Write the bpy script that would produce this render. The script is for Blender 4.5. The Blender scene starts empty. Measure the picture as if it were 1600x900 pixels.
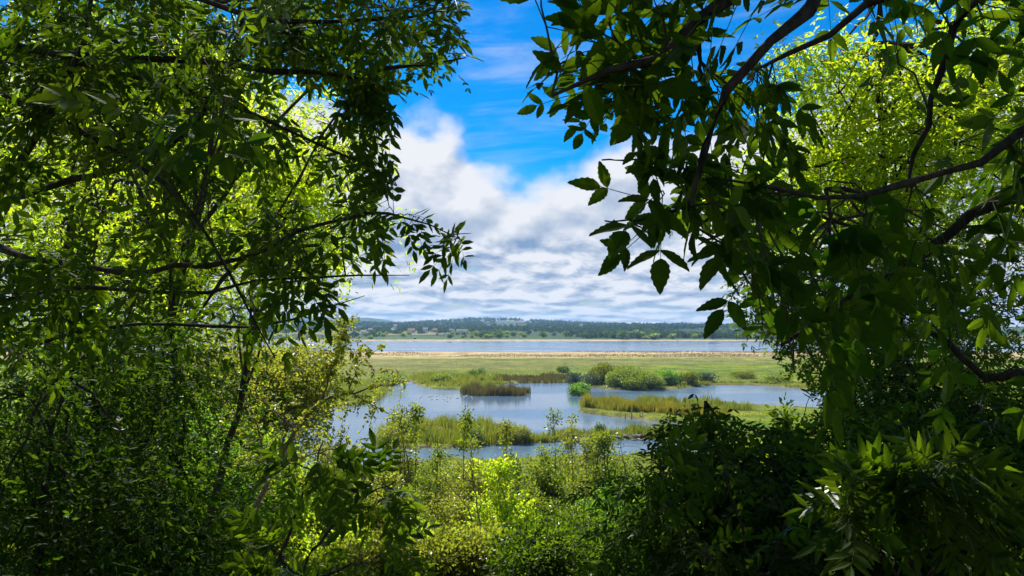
import bpy, math, random
import numpy as np
from mathutils import Vector
R_ = math.radians
rng = np.random.default_rng(11)
random.seed(5)
sc = bpy.context.scene
col = sc.collection

# ------------------------------------------------------------------ camera
PITCH = R_(2.7); FPX = 1231.0; CAMZ = 15.0; HOR = 508.0
cam = bpy.data.cameras.new('camera'); co = bpy.data.objects.new('camera', cam); col.objects.link(co)
co.location = (0, 0, CAMZ); co.rotation_euler = (math.pi/2 + PITCH, 0, 0)
cam.sensor_width = 36.0; cam.lens = 36.0*FPX/1600.0; cam.clip_start = .05; cam.clip_end = 20000
sc.camera = co
# ------------------------------------------------------------------ light
SUN_EL, SUN_AZ, SUN_S, SKY_S = 52.0, -28.0, 5.0, 0.10    # azimuth from +Y, negative to the left
sx = math.sin(R_(SUN_AZ))*math.cos(R_(SUN_EL)); sy = math.cos(R_(SUN_AZ))*math.cos(R_(SUN_EL)); sz = math.sin(R_(SUN_EL))
SD = np.array([sx, sy, sz])
sl = bpy.data.lights.new('sun', 'SUN'); sl.energy = SUN_S; sl.angle = R_(.5); sl.color = (1, .95, .84)
so = bpy.data.objects.new('sun', sl); col.objects.link(so)
so.rotation_euler = Vector((-sx, -sy, -sz)).to_track_quat('-Z', 'Y').to_euler()
sc.view_settings.view_transform = 'Standard'; sc.view_settings.look = 'None'
sc.view_settings.exposure = 0.85; sc.view_settings.gamma = 1
cy = sc.cycles
cy.max_bounces = 6; cy.diffuse_bounces = 3; cy.glossy_bounces = 2; cy.transmission_bounces = 4; cy.transparent_max_bounces = 4
cy.volume_bounces = 0; cy.use_denoising = True; cy.caustics_reflective = False; cy.caustics_refractive = False
cy.sample_clamp_indirect = 6

class NT:
    """small helper for writing shader nodes"""
    def __init__(s, tree): s.t = tree; s.n = tree.nodes; s.l = tree.links
    def new(s, typ, **kw):
        n = s.n.new(typ)
        for k, v in kw.items(): setattr(n, k, v)
        return n
    def put(s, sock, v):
        if hasattr(v, 'is_output') or isinstance(v, bpy.types.NodeSocket): s.l.new(v, sock)
        else: sock.default_value = v
    def m(s, op, a, b=0.0, c=0.0, clamp=False):
        n = s.n.new('ShaderNodeMath'); n.operation = op; n.use_clamp = clamp
        s.put(n.inputs[0], a); s.put(n.inputs[1], b); s.put(n.inputs[2], c); return n.outputs[0]
    def mapr(s, v, a, b, c=0.0, d=1.0, smooth=True):
        n = s.n.new('ShaderNodeMapRange'); n.interpolation_type = 'SMOOTHSTEP' if smooth else 'LINEAR'
        s.put(n.inputs[0], v)
        for i, q in enumerate((a, b, c, d)): s.put(n.inputs[i+1], q)
        return n.outputs[0]
    def vec(s, x, y, z=0.0):
        n = s.n.new('ShaderNodeCombineXYZ'); s.put(n.inputs[0], x); s.put(n.inputs[1], y); s.put(n.inputs[2], z); return n.outputs[0]
    def noise(s, v, scale, detail=5.0, rough=.55, dist=0.0):
        n = s.n.new('ShaderNodeTexNoise'); s.put(n.inputs['Vector'], v); n.inputs['Scale'].default_value = scale
        n.inputs['Detail'].default_value = detail; n.inputs['Roughness'].default_value = rough; n.inputs['Distortion'].default_value = dist
        return n.outputs[0]
    def mix(s, f, a, b):
        n = s.n.new('ShaderNodeMix'); n.data_type = 'RGBA'
        s.put(n.inputs[0], f); s.put(n.inputs[6], a); s.put(n.inputs[7], b); return n.outputs[2]
    def curve(s, v, pts, lo, hi):
        """piecewise linear function of v through pts (a Float Curve over [lo, hi], values in 0..1)"""
        n = s.n.new('ShaderNodeFloatCurve'); c = n.mapping.curves[0]
        n.inputs[0].default_value = 1
        x = s.m('DIVIDE', s.m('SUBTRACT', v, lo), hi-lo, clamp=True)
        P = [((a-lo)/(hi-lo), b) for a, b in pts]
        c.points[0].location = P[0]; c.points[1].location = P[-1]
        for p in P[1:-1]: c.points.new(*p)
        n.mapping.update(); s.put(n.inputs[1], x); return n.outputs[0]

# ------------------------------------------------------------------ sky: Nishita air with noise clouds in direction space, their lit and shaded sides painted in
w = bpy.data.worlds.new('World'); sc.world = w; w.use_nodes = True
w.node_tree.nodes.clear(); N = NT(w.node_tree)
sky = N.new('ShaderNodeTexSky', sky_type='NISHITA', sun_disc=False)
sky.sun_elevation = R_(SUN_EL); sky.sun_rotation = R_(SUN_AZ); sky.air_density = 1.0; sky.dust_density = .3; sky.ozone_density = 3.0
hs = N.new('ShaderNodeHueSaturation'); hs.inputs['Saturation'].default_value = 1.75; hs.inputs['Value'].default_value = .8; hs.inputs['Hue'].default_value = .505
N.l.new(sky.outputs[0], hs.inputs['Color'])
bg1 = N.new('ShaderNodeBackground'); bg1.inputs[1].default_value = SKY_S; N.l.new(hs.outputs[0], bg1.inputs[0])
tc = N.new('ShaderNodeTexCoord'); sp = N.new('ShaderNodeSeparateXYZ'); N.l.new(tc.outputs['Generated'], sp.inputs[0])
az = N.m('ARCTAN2', sp.outputs[0], sp.outputs[1]); el = N.m('ARCSINE', sp.outputs[2])
top = N.curve(az, [(-1.2,.32),(-.45,.30),(-.2,.262),(-.14,.258),(-.08,.250),(-.04,.215),(.0,.192),(.06,.186),(.1,.202),(.14,.225),(.2,.225),(.35,.26),(1.2,.34)], -1.2, 1.2)
sphv = N.vec(az, N.m('MULTIPLY', el, 1.35), .31)
sphs = N.vec(N.m('SUBTRACT', az, .016), N.m('ADD', N.m('MULTIPLY', el, 1.35), .03), .31)
n1 = N.noise(sphv, 8.0, 9.0, .50, .0); n1s = N.noise(sphs, 8.0, 9.0, .50, .0)
lel = N.m('MULTIPLY', N.m('LOGARITHM', N.m('ADD', N.m('MAXIMUM', el, 0.0), .035), math.e), .30)
low_v = N.vec(az, lel, 2.7)
low_s = N.vec(N.m('SUBTRACT', az, .006), N.m('ADD', lel, .022), 2.7)
n2 = N.noise(low_v, 17.0, 8.0, .56, .25); n2s = N.noise(low_s, 17.0, 8.0, .56, .25)
d = N.m('SUBTRACT', top, el)
mask = N.mapr(N.m('ADD', N.m('MULTIPLY', d, 9.0), N.m('MULTIPLY', N.m('SUBTRACT', n1, .5), 1.7)), -.10, .34)
hole = N.mapr(N.m('ADD', n2, N.mapr(el, .06, .14, .08, .5)), .38, .50)            # breaks between the low rows of cloud
mask = N.m('MULTIPLY', mask, N.m('ADD', N.m('MULTIPLY', hole, .3), .70))
wisp = N.noise(N.vec(N.m('ADD', N.m('MULTIPLY', az, 1.0), N.m('MULTIPLY', el, -1.6)), N.m('MULTIPLY', el, 5.0), 5.0), 4.0, 6.0, .6, .5)
mask = N.m('MAXIMUM', mask, N.mapr(wisp, .50, .80, 0, .38))
emb = N.m('ADD', N.m('MULTIPLY', N.m('SUBTRACT', n1, n1s), 2.6), N.m('MULTIPLY', N.m('SUBTRACT', n1, .5), .9))
emb2 = N.m('ADD', N.m('MULTIPLY', N.m('SUBTRACT', n2, n2s), 2.3), N.m('MULTIPLY', N.m('SUBTRACT', n2, .5), 1.7))
hi_b = N.m('ADD', emb, N.mapr(d, .0, .17, .98, .56))
lo_b = N.m('ADD', emb2, .68)
fl = N.mapr(el, .085, .135, 0, 1)
br = N.m('ADD', N.m('MULTIPLY', hi_b, fl), N.m('MULTIPLY', lo_b, N.m('SUBTRACT', 1.0, fl)), clamp=True)
br = N.mapr(br, .08, .93, 0, 1, False)
cr = N.new('ShaderNodeValToRGB'); e = cr.color_ramp.elements
e[0].position = 0; e[0].color = (.24, .36, .57, 1); e[1].position = 1; e[1].color = (.86, .88, .93, 1)
q = cr.color_ramp.elements.new(.45); q.color = (.46, .55, .71, 1)
N.l.new(br, cr.inputs[0])
bg2 = N.new('ShaderNodeBackground'); bg2.inputs[1].default_value = .56; N.l.new(cr.outputs[0], bg2.inputs[0])
mx = N.new('ShaderNodeMixShader'); N.l.new(mask, mx.inputs[0]); N.l.new(bg1.outputs[0], mx.inputs[1]); N.l.new(bg2.outputs[0], mx.inputs[2])
wo = N.new('ShaderNodeOutputWorld'); N.l.new(mx.outputs[0], wo.inputs[0])

# ------------------------------------------------------------------ geometry helpers
F_ = np.array([0, math.cos(PITCH), math.sin(PITCH)]); U_ = np.array([0, -math.sin(PITCH), math.cos(PITCH)]); X_ = np.array([1., 0, 0])
CAM = np.array([0, 0, CAMZ])
def ray(px, py):
    px = np.asarray(px, float)[..., None]; py = np.asarray(py, float)[..., None]
    return F_ + X_*(px-800)/FPX + U_*(450-py)/FPX
def at(px, py, d):                       # the point seen at (px, py) at depth d
    return CAM + ray(px, py)*np.asarray(d, float)[..., None]
def onz(px, py, z=.4):                   # the point of the level z seen at (px, py)
    r = ray(px, py); return CAM + r*((z-CAMZ)/r[..., 2:3])
def proj(P):
    q = P - CAM; dd = q@F_; dd = np.where(np.abs(dd) < 1e-3, 1e-3, dd)
    return 800+FPX*(q@X_)/dd, 450-FPX*(q@U_)/dd, dd
def inside(px, py, poly):
    c = np.zeros(np.shape(px), bool); n = len(poly)
    for i in range(n):
        x1, y1 = poly[i]; x2, y2 = poly[(i+1) % n]
        if y1 == y2: continue
        k = ((y1 > py) != (y2 > py)) & (px < (x2-x1)*(py-y1)/(y2-y1)+x1); c ^= k
    return c
def vnoise(x, y, seed=0):                # value noise 0..1
    xi = np.floor(x).astype(np.int64); yi = np.floor(y).astype(np.int64); fx = x-xi; fy = y-yi
    fx = fx*fx*(3-2*fx); fy = fy*fy*(3-2*fy)
    def h(a, b):
        v = (a*374761393 + b*668265263 + seed*1274126177) & 0xffffffff
        v = ((v ^ (v >> 13))*1274126177) & 0xffffffff
        return ((v ^ (v >> 16)) & 0xffff)/65535.0
    return (h(xi, yi)*(1-fx)+h(xi+1, yi)*fx)*(1-fy)+(h(xi, yi+1)*(1-fx)+h(xi+1, yi+1)*fx)*fy
def fbm(x, y, o=4, seed=0):
    s = 0; a = 1; t = 0
    for i in range(o): s = s+a*vnoise(x*2**i, y*2**i, seed+i); t += a; a *= .5
    return s/t
def nrm(v): return v/np.maximum(np.linalg.norm(v, axis=-1, keepdims=True), 1e-9)

class MB:
    """collects arrays of faces and links them as one mesh object"""
    def __init__(s): s.v = []; s.t = []; s.f = []; s.n = 0
    def add(s, V, Fc, tint=None):
        V = np.asarray(V, np.float32).reshape(-1, 3); Fc = np.asarray(Fc, np.int32)
        s.v.append(V); s.t.append(np.full(len(V), .5, np.float32) if tint is None else np.asarray(tint, np.float32).ravel())
        s.f.append(Fc+s.n); s.n += len(V)
    def build(s, name, mat, parent=None, smooth=False, color=None):
        me = bpy.data.meshes.new(name); V = np.concatenate(s.v); 
        me.vertices.add(len(V)); me.vertices.foreach_set('co', V.ravel())
        loops = np.concatenate([f.ravel() for f in s.f]); tot = np.concatenate([np.full(len(f), f.shape[1], np.int32) for f in s.f])
        me.loops.add(len(loops)); me.loops.foreach_set('vertex_index', loops)
        st = np.zeros(len(tot), np.int32); st[1:] = np.cumsum(tot)[:-1]
        me.polygons.add(len(tot)); me.polygons.foreach_set('loop_start', st); me.polygons.foreach_set('loop_total', tot)
        me.polygons.foreach_set('use_smooth', np.full(len(tot), smooth, bool))
        a = me.attributes.new('tint', 'FLOAT', 'POINT'); a.data.foreach_set('value', np.concatenate(s.t))
        if color is not None:
            a = me.color_attributes.new('tone', 'FLOAT_COLOR', 'POINT'); a.data.foreach_set('color', np.asarray(color, np.float32).ravel())
        me.update(calc_edges=True); me.materials.append(mat)
        o = bpy.data.objects.new(name, me); col.objects.link(o)
        if parent is not None:
            o.parent = parent; o.location = -np.array(parent.location) if parent.parent is None else (0, 0, 0)
        return o
def tag(o, label=None, cat=None, group=None, kind=None):
    if label: o['label'] = label
    if cat: o['category'] = cat
    if group: o['group'] = group
    if kind: o['kind'] = kind
    return o
def thing(name, label, cat, loc, group=None):
    o = bpy.data.objects.new(name, None); col.objects.link(o); o.location = tuple(float(a) for a in loc); o.empty_display_size = .2
    return tag(o, label, cat, group)

def tubes(mb, P, Rr, s=4, tint=None):    # P (n,k,3) centre lines, Rr (n,k) radii
    P = np.asarray(P, float); Rr = np.asarray(Rr, float); n, k, _ = P.shape
    T = nrm(np.gradient(P, axis=1)); ref = np.where(np.abs(T[..., 2:3]) > .85, np.array([1., 0, 0]), np.array([0, 0, 1.]))
    A = nrm(np.cross(T, ref)); B = np.cross(T, A)
    an = np.arange(s)*2*math.pi/s
    V = P[:, :, None]+Rr[:, :, None, None]*(A[:, :, None]*np.cos(an)[None, None, :, None]+B[:, :, None]*np.sin(an)[None, None, :, None])
    i = np.arange(n)[:, None, None]*k*s; j = np.arange(k-1)[None, :, None]*s; a = np.arange(s)[None, None]; b = (a+1) % s
    Fc = np.stack([i+j+a, i+j+b, i+j+s+b, i+j+s+a], -1).reshape(-1, 4)
    mb.add(V, Fc, None if tint is None else np.repeat(tint, k*s))
def smooth_line(P, k, jit=0.0, seed=0):
    P = np.asarray(P, float); t = np.r_[0, np.cumsum(np.linalg.norm(np.diff(P, axis=0), axis=1))]; t /= t[-1]
    u = np.linspace(0, 1, k); Q = np.stack([np.interp(u, t, P[:, i]) for i in range(P.shape[1])], 1)
    for _ in range(2): Q[1:-1] = (Q[:-2]+2*Q[1:-1]+Q[2:])/4
    if jit:
        g = np.random.default_rng(seed+k); J = g.normal(0, jit, Q.shape); J[0] = 0; J[-1] = 0; Q[:, :3] += J[:, :3]
    return Q

# leaf templates: (along, across, up) and faces
def leaf_tpl(kind):
    if kind == 0:
        V = [(0,0,0),(.45,.5,.14),(1,0,-.05),(.45,-.5,.14)]; Fc = [(0,2,1),(0,3,2)]
    elif kind == 1:
        V = [(0,0,0),(1,0,-.08),(.28,.42,.10),(.66,.38,.06),(.28,-.42,.10),(.66,-.38,.06)]; Fc = [(0,1,3,2),(0,4,5,1)]
    else:
        ts = np.linspace(0, 1, 13); V = []; Fc = []
        for t in ts:
            w_ = .52*math.sin(math.pi*min(1, t**.82))**.75*(1-.25*t) if 0 < t < 1 else .004
            V.append((t, 0, -.16*t*t))
        for sgn in (1, -1):
            for i, t in enumerate(ts):
                w_ = (.52*math.sin(math.pi*t**.85)**.8*(1-.22*t)) if 0 < t < 1 else .004
                if 0 < i < 12: w_ *= 1.07 if i % 2 else .93
                V.append((t+(.02 if i % 2 else 0), sgn*w_, .13*w_*2-.16*t*t+.03*math.sin(t*9+sgn)))
        for i in range(12):
            Fc.append((i, i+1, 14+i, 13+i)); Fc.append((i+1, i, 26+i, 27+i))
    return np.array(V, float), np.array(Fc, int)
TPL = [leaf_tpl(i) for i in range(3)]
def leaves(mb, P, D, Nn, L, W, kind=1, tint=None):
    n = len(P)
    if n == 0: return
    D = nrm(D); S = nrm(np.cross(Nn, D)); Nn = np.cross(D, S); V, Fc = TPL[kind]
    L = np.broadcast_to(L, (n,))[:, None, None]; W = np.broadcast_to(W, (n,))[:, None, None]
    Q = P[:, None]+D[:, None]*V[None, :, 0:1]*L+S[:, None]*V[None, :, 1:2]*W+Nn[:, None]*V[None, :, 2:3]*W
    FF = (np.arange(n)[:, None, None]*len(V)+Fc[None]).reshape(-1, Fc.shape[1])
    if tint is None: tint = rng.random(n)
    mb.add(Q, FF, np.repeat(tint, len(V)))
def compound(mb, mbr, P, D, Nn, L, pairs=3, ll=.07, lw=.028, kind=1, keep=None, rach=.0014):
    """pinnate leaves: rachis with pairs of leaflets and one at the tip; keep(points) -> mask cuts leaves out"""
    if keep is not None:
        k = keep(P+nrm(D)*np.reshape(L, (-1, 1))*.5) & keep(P+nrm(D)*np.reshape(L, (-1, 1))*1.1)
        P, D, Nn, L = P[k], D[k], Nn[k], np.broadcast_to(L, k.shape)[k]
    n = len(P)
    if n == 0: return
    L = np.broadcast_to(L, (n,)); D = nrm(D); S = nrm(np.cross(Nn, D)); Nn = np.cross(D, S)
    us = np.linspace(.30, .88, pairs); tn = rng.random(n)
    sc_ = L/np.mean(L)
    def pos(u): return P+D*(L*u)[:, None]-np.array([0, 0, 1.])*(L*.16*u*u)[:, None]
    PP = []; DD = []; NN = []; TT = []; LL = []
    for i, u in enumerate(us):
        for sg in (1, -1):
            a = R_(52)+rng.normal(0, .16, n)
            d2 = D*np.cos(a)[:, None]+S*(sg*np.sin(a))[:, None]+Nn*rng.normal(.0, .16, n)[:, None]-np.array([0, 0, .18])
            PP.append(pos(u)); DD.append(d2); NN.append(Nn+rng.normal(0, .22, (n, 3))); TT.append(np.clip(tn+rng.normal(0, .12, n), 0, 1))
            LL.append(sc_*(.82+.25*math.sin(math.pi*(i+1)/(pairs+.5)))*rng.uniform(.85, 1.12, n))
    PP.append(pos(.98)); DD.append(D-np.array([0, 0, .35])); NN.append(Nn); TT.append(tn); LL.append(sc_*1.12)
    PP, DD, NN, TT, LL = map(np.concatenate, (PP, DD, NN, TT, LL))
    leaves(mb, PP, DD, NN, ll*LL, lw*LL, kind, TT)
    if mbr is not None:
        Pl = np.stack([pos(u) for u in (0, .5, 1)], 1); tubes(mbr, Pl, np.broadcast_to(np.array([1.3, 1, .6])*rach, (n, 3)), 3)

# ------------------------------------------------------------------ materials
def mat(name):
    m = bpy.data.materials.new(name); m.use_nodes = True; m.node_tree.nodes.clear(); return m, NT(m.node_tree)
def leaf_mat(name, c0, c1, t0, t1, gloss=.35, mixt=.5, rough=.5, spots=False):
    m, n = mat(name)
    at_ = n.new('ShaderNodeAttribute', attribute_name='tint')
    tcn = n.new('ShaderNodeTexCoord'); nz = n.noise(tcn.outputs['Object'], 3.0, 2.0)
    f = n.m('ADD', n.m('MULTIPLY', at_.outputs['Fac'], .7), n.m('MULTIPLY', n.m('SUBTRACT', nz, .35), .9), clamp=True)
    cd = n.mix(f, (*c0, 1), (*c1, 1)); ct = n.mix(f, (*t0, 1), (*t1, 1))
    if spots:                        # brown blotches and paler mottling of old leaves
        sp_ = n.mapr(n.noise(tcn.outputs['Object'], 42.0, 3.0), .66, .70); mo = n.mapr(n.noise(tcn.outputs['Object'], 120.0, 2.0), .35, .65, 0, .35)
        cd = n.mix(mo, cd, (*c1, 1)); ct = n.mix(mo, ct, (*t0, 1)); cd = n.mix(sp_, cd, (.05, .03, .012, 1)); ct = n.mix(sp_, ct, (.08, .05, .01, 1))
    di = n.new('ShaderNodeBsdfDiffuse'); tr = n.new('ShaderNodeBsdfTranslucent'); gl = n.new('ShaderNodeBsdfGlossy')
    n.l.new(cd, di.inputs[0]); n.l.new(ct, tr.inputs[0]); gl.inputs['Roughness'].default_value = rough
    gl.inputs[0].default_value = (.9, .95, .9, 1)
    a = n.new('ShaderNodeMixShader'); a.inputs[0].default_value = mixt; n.l.new(di.outputs[0], a.inputs[1]); n.l.new(tr.outputs[0], a.inputs[2])
    fr = n.new('ShaderNodeFresnel'); fr.inputs[0].default_value = 1.35
    b = n.new('ShaderNodeMixShader'); n.l.new(n.m('MULTIPLY', fr.outputs[0], gloss), b.inputs[0]); n.l.new(a.outputs[0], b.inputs[1]); n.l.new(gl.outputs[0], b.inputs[2])
    o = n.new('ShaderNodeOutputMaterial'); n.l.new(b.outputs[0], o.inputs[0]); return m
def rough_mat(name, c0, c1, scale=8.0, rough=.9, bump=.4, stretch=(1, 1, 1)):
    m, n = mat(name)
    tcn = n.new('ShaderNodeTexCoord'); mp = n.new('ShaderNodeMapping'); mp.inputs['Scale'].default_value = stretch; n.l.new(tcn.outputs['Object'], mp.inputs[0])
    nz = n.noise(mp.outputs[0], scale, 6.0, .6); at_ = n.new('ShaderNodeAttribute', attribute_name='tint')
    f = n.mapr(n.m('ADD', nz, n.m('MULTIPLY', n.m('SUBTRACT', at_.outputs['Fac'], .5), .35)), .3, .7)
    p = n.new('ShaderNodeBsdfPrincipled'); n.l.new(n.mix(f, (*c0, 1), (*c1, 1)), p.inputs['Base Color']); p.inputs['Roughness'].default_value = rough
    p.inputs['Specular IOR Level'].default_value = .25
    if bump:
        bp = n.new('ShaderNodeBump'); bp.inputs['Strength'].default_value = bump; bp.inputs['Distance'].default_value = .02
        n.l.new(nz, bp.inputs['Height']); n.l.new(bp.outputs[0], p.inputs['Normal'])
    o = n.new('ShaderNodeOutputMaterial'); n.l.new(p.outputs[0], o.inputs[0]); return m
M = {}
M['ash'] = leaf_mat('ash_leaf', (.012,.032,.005), (.032,.058,.007), (.07,.17,.004), (.24,.35,.008), .12, .58)  # colour darkened so the near ash leaves read as shaded
M['ash_near'] = leaf_mat('broad_leaf', (.010,.028,.005), (.024,.050,.007), (.055,.15,.005), (.22,.34,.008), .03, .62, .6, True)  # shade of the near right leaves is put into this dark green
M['lit'] = leaf_mat('sun_painted_leaf', (.05,.10,.008), (.12,.13,.010), (.34,.60,.010), (.76,.82,.02), .15, .74)  # brighter, yellower colour paints sunlight into the leaves behind
M['hawthorn'] = leaf_mat('hawthorn_leaf', (.07,.10,.012), (.17,.15,.025), (.26,.36,.015), (.54,.54,.04), .2, .6)
M['shrub'] = leaf_mat('shrub_leaf', (.04,.085,.010), (.10,.12,.012), (.17,.32,.010), (.42,.46,.02), .2, .6)
M['bush'] = leaf_mat('willow_leaf', (.030,.065,.008), (.10,.11,.012), (.10,.20,.008), (.50,.50,.02), .05, .45)
M['fresh'] = leaf_mat('fresh_leaf', (.04,.11,.012), (.08,.14,.015), (.16,.45,.015), (.34,.52,.02), .15, .6)
M['deep'] = leaf_mat('dark_shade_leaf', (.008,.022,.004), (.018,.040,.006), (.05,.14,.005), (.17,.28,.008), .10, .54)  # dark green, darkened further to stand for shade in the thickets
M['sallow'] = leaf_mat('sallow_leaf', (.06,.10,.05), (.10,.13,.07), (.06,.12,.03), (.10,.16,.05), .2, .35)
M['far_leaf'] = leaf_mat('far_foliage', (.018,.055,.018), (.06,.10,.020), (.04,.10,.01), (.10,.15,.02), .02, .35)
M['reed'] = leaf_mat('reed_blade', (.10,.12,.012), (.20,.165,.02), (.24,.28,.015), (.44,.36,.02), .04, .5)
M['reed_green'] = leaf_mat('reed_blade_green', (.07,.11,.012), (.16,.16,.02), (.18,.28,.015), (.38,.36,.03), .04, .5)
M['reed_brown'] = leaf_mat('reed_blade_brown', (.07,.06,.02), (.16,.12,.04), (.10,.10,.02), (.22,.18,.03), .1, .4)
M['grass'] = leaf_mat('grass_blade', (.07,.12,.012), (.18,.17,.03), (.20,.34,.015), (.42,.40,.03), .03, .5)
M['straw'] = leaf_mat('straw_blade', (.22,.16,.07), (.34,.26,.12), (.20,.15,.05), (.30,.22,.08), .1, .3)
M['bark'] = rough_mat('bark', (.018,.013,.009), (.06,.045,.03), 14, .9, .6, (3, 3, .7))
M['bark_pale'] = rough_mat('pale_bark', (.10,.075,.05), (.26,.20,.14), 18, .85, .4, (2, 2, 1))
M['twig'] = rough_mat('twig', (.03,.022,.012), (.08,.055,.03), 10, .8, 0)
M['stalk'] = rough_mat('leaf_stalk', (.04,.07,.02), (.07,.10,.03), 10, .6, 0)
M['white_wall'] = rough_mat('painted_wall', (.66,.64,.60), (.80,.78,.74), .5, .8, 0)
M['cream_wall'] = rough_mat('cream_wall', (.42,.36,.28), (.58,.50,.40), .5, .8, 0)
M['slate'] = rough_mat('slate_roof', (.07,.07,.08), (.14,.13,.13), 1, .7, 0)
M['tile'] = rough_mat('tile_roof', (.22,.09,.06), (.32,.14,.09), 1, .8, 0)
M['window'] = rough_mat('window_glass', (.03,.04,.05), (.06,.07,.09), 1, .15, 0)
M['feather'] = rough_mat('white_feather', (.72,.72,.70), (.82,.82,.80), 4, .7, 0)
M['beak'] = rough_mat('orange_beak', (.45,.18,.03), (.55,.24,.04), 4, .5, 0)
M['post'] = rough_mat('weathered_post', (.20,.17,.12), (.36,.31,.22), 6, .9, .3)
M['stone'] = rough_mat('shore_stone', (.16,.13,.10), (.36,.31,.26), 3, .9, .3)

# ------------------------------------------------------------------ water bodies traced on the ground plane
def gp(pts): return [tuple(onz(np.array(x), np.array(y), 0.0)[:2]) for x, y in pts]
POND = gp([(380,655),(470,646),(540,636),(585,630),(606,614),(622,600),(645,594.5),(650,602),(672,607.5),(725,611),(770,609),(790,600),(840,598),(888,598),(905,604),(950,608.5),
           (1000,609),(1050,608.5),(1085,605.5),(1120,602.5),(1180,602),(1240,606),(1290,612),(1400,622),(1380,645),(1290,640),(1220,637),(1150,632),(1110,629),
           (1040,633),(960,634),(908,638),(903,643),(950,650),(1010,657),(1090,664),(1092,670),(1050,672),(1008,677),(1040,684),(1120,690),(1150,698),(1090,708),(1000,712),(900,716),(760,718),(640,722),(560,735),(480,750),(380,740)])
ISLE = gp([(590,680),(620,668),(680,664),(740,667),(800,676),(860,682),(920,681),(990,676),(1060,672),(1095,667),(1120,690),(1045,686),(980,689),(900,690),(820,693),(740,699),(690,702),(640,700),(600,699),(586,692)])
def pxd(x): return x
E_NEAR = float(onz(np.array(800.), np.array(551.), 0)[1]); E_FAR = float(onz(np.array(800.), np.array(533.), 0)[1])
RIDGE = ([-4000,300,560,620,700,740,800,900,1000,1100,1200,1600,5000], [500,500,505,506,502,499.5,500.5,505,510,512,512.5,512,509])
def land(x, y):
    """height of the ground and the wetness mask"""
    s = np.interp(y, [-60,-8,3,10,20,32,45,60,72,80], [16.5,14.0,13.35,11.6,9.2,6.6,4.0,1.6,.7,.45])
    z = s+(fbm(x*.12, y*.12, 4, 3)-.5)*np.interp(y, [0,10,60,80], [.3,.9,.9,.25])
    z = z+np.where(y > 80, (fbm(x*.02, y*.02, 3, 9)-.5)*.3, 0)
    jx = x+(fbm(x*.35, y*.2, 3, 5)-.5)*3.2; jy = y+(fbm(x*.3, y*.25, 3, 6)-.5)*5
    wet = inside(jx, jy, POND) & ~inside(jx, jy, ISLE)
    en = E_NEAR+(fbm(x*.01, y*0, 3, 7)-.5)*26; ef = E_FAR+(fbm(x*.006, y*0, 3, 8)-.5)*30
    wet |= (y > en) & (y < ef)
    px = 800+FPX*x/np.maximum(y, 1)
    zr = CAMZ+(HOR-np.interp(px, *RIDGE)-1.5)/FPX*2600
    far = np.interp(y, [ef.min() if np.ndim(ef) else ef, 800, 1200, 1800], [.6, 1.6, 4.5, 11.5])
    t = np.clip((y-1800)/800, 0, 1); t = t*t*(3-2*t); far = far+(zr-11.5)*t
    far = far+(fbm(x*.003, y*.003, 3, 12)-.5)*np.interp(y, [760,1200,2400], [.2,4,7])
    t2 = np.clip((y-3000)/900, 0, 1); py2 = np.interp(px, [-500,300,540,575,600,640,800,3000], [498,497,495.5,496,499,507,511,511])
    far = far+(CAMZ+(HOR-py2)/FPX*3900-far)*t2
    z = np.where(y > E_FAR-20, far, z)
    return z, wet
def ground_z(x, y):
    z, wt = land(np.atleast_1d(np.asarray(x, float)), np.atleast_1d(np.asarray(y, float))); return float(np.where(wt, -.3, z)[0])

# one sheet of ground out to the far hills
ys = np.concatenate([np.linspace(-60, 12, 50), np.linspace(13, 70, 80), np.exp(np.linspace(math.log(71), math.log(470), 380)), np.exp(np.linspace(math.log(474), math.log(4300), 190))])
ts = np.sinh(np.linspace(-2.3, 2.3, 520))/np.sinh(2.3)
TX, YY = np.meshgrid(ts, ys); XX = TX*(110+np.maximum(YY, 0)*1.25)
ZZ, WT = land(XX, YY); G_ = np.where(WT, -.7, ZZ)
for _ in range(2):
    G2 = G_.copy(); G2[1:-1, 1:-1] = (G_[1:-1, 1:-1]*2+G_[:-2, 1:-1]+G_[2:, 1:-1]+G_[1:-1, :-2]+G_[1:-1, 2:])/6; G_ = np.where(YY > 65, G2, G_)
def lerp(a, b, t): return np.asarray(a)*(1-t[..., None])+np.asarray(b)*t[..., None]
def sst(v, a, b):
    t = np.clip((v-a)/(b-a), 0, 1); return t*t*(3-2*t)
nA = fbm(XX*.02, YY*.05, 4, 21); nB = fbm(XX*.15, YY*.3, 4, 22); nC = fbm(XX*.006, YY*.03, 4, 23)
green = lerp((.065,.135,.006), (.18,.20,.012), sst(nB, .3, .7))
olive = np.broadcast_to((.12,.14,.018), green.shape)
C_ = green+(olive-green)*(sst(nA, .42, .58)*.85)[..., None]
tan_ = lerp((.32,.22,.09), (.46,.37,.20), sst(nB, .3, .7))
C_ = C_+(tan_-C_)*sst(YY+(nC-.5)*130, E_NEAR-120, E_NEAR-50)[..., None]
C_ = C_+(np.array((.17,.13,.06))-C_)*(sst(nC, .52, .62)*sst(YY, 180, 240)*sst(YY, E_NEAR-60, E_NEAR-110)*.55)[..., None]
mud = lerp((.13,.085,.045), (.20,.14,.08), sst(nB, .3, .7))
C_ = C_+(mud-C_)*(sst(G_, .30, .10)*(YY > 70))[..., None]
slope = lerp((.055,.10,.018), (.15,.12,.05), sst(fbm(XX*.5, YY*.5, 4, 31), .42, .62))
C_ = np.where((YY < 76)[..., None], slope, C_)
field = lerp((.022,.05,.018), (.06,.10,.022), sst(fbm(XX*.008, YY*.004, 3, 41), .4, .6))
pale = sst(fbm(XX*.005, YY*.0035, 2, 44), .62, .66)
field = field+(np.array((.24,.22,.09))-field)*(pale*.7)[..., None]
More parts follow.
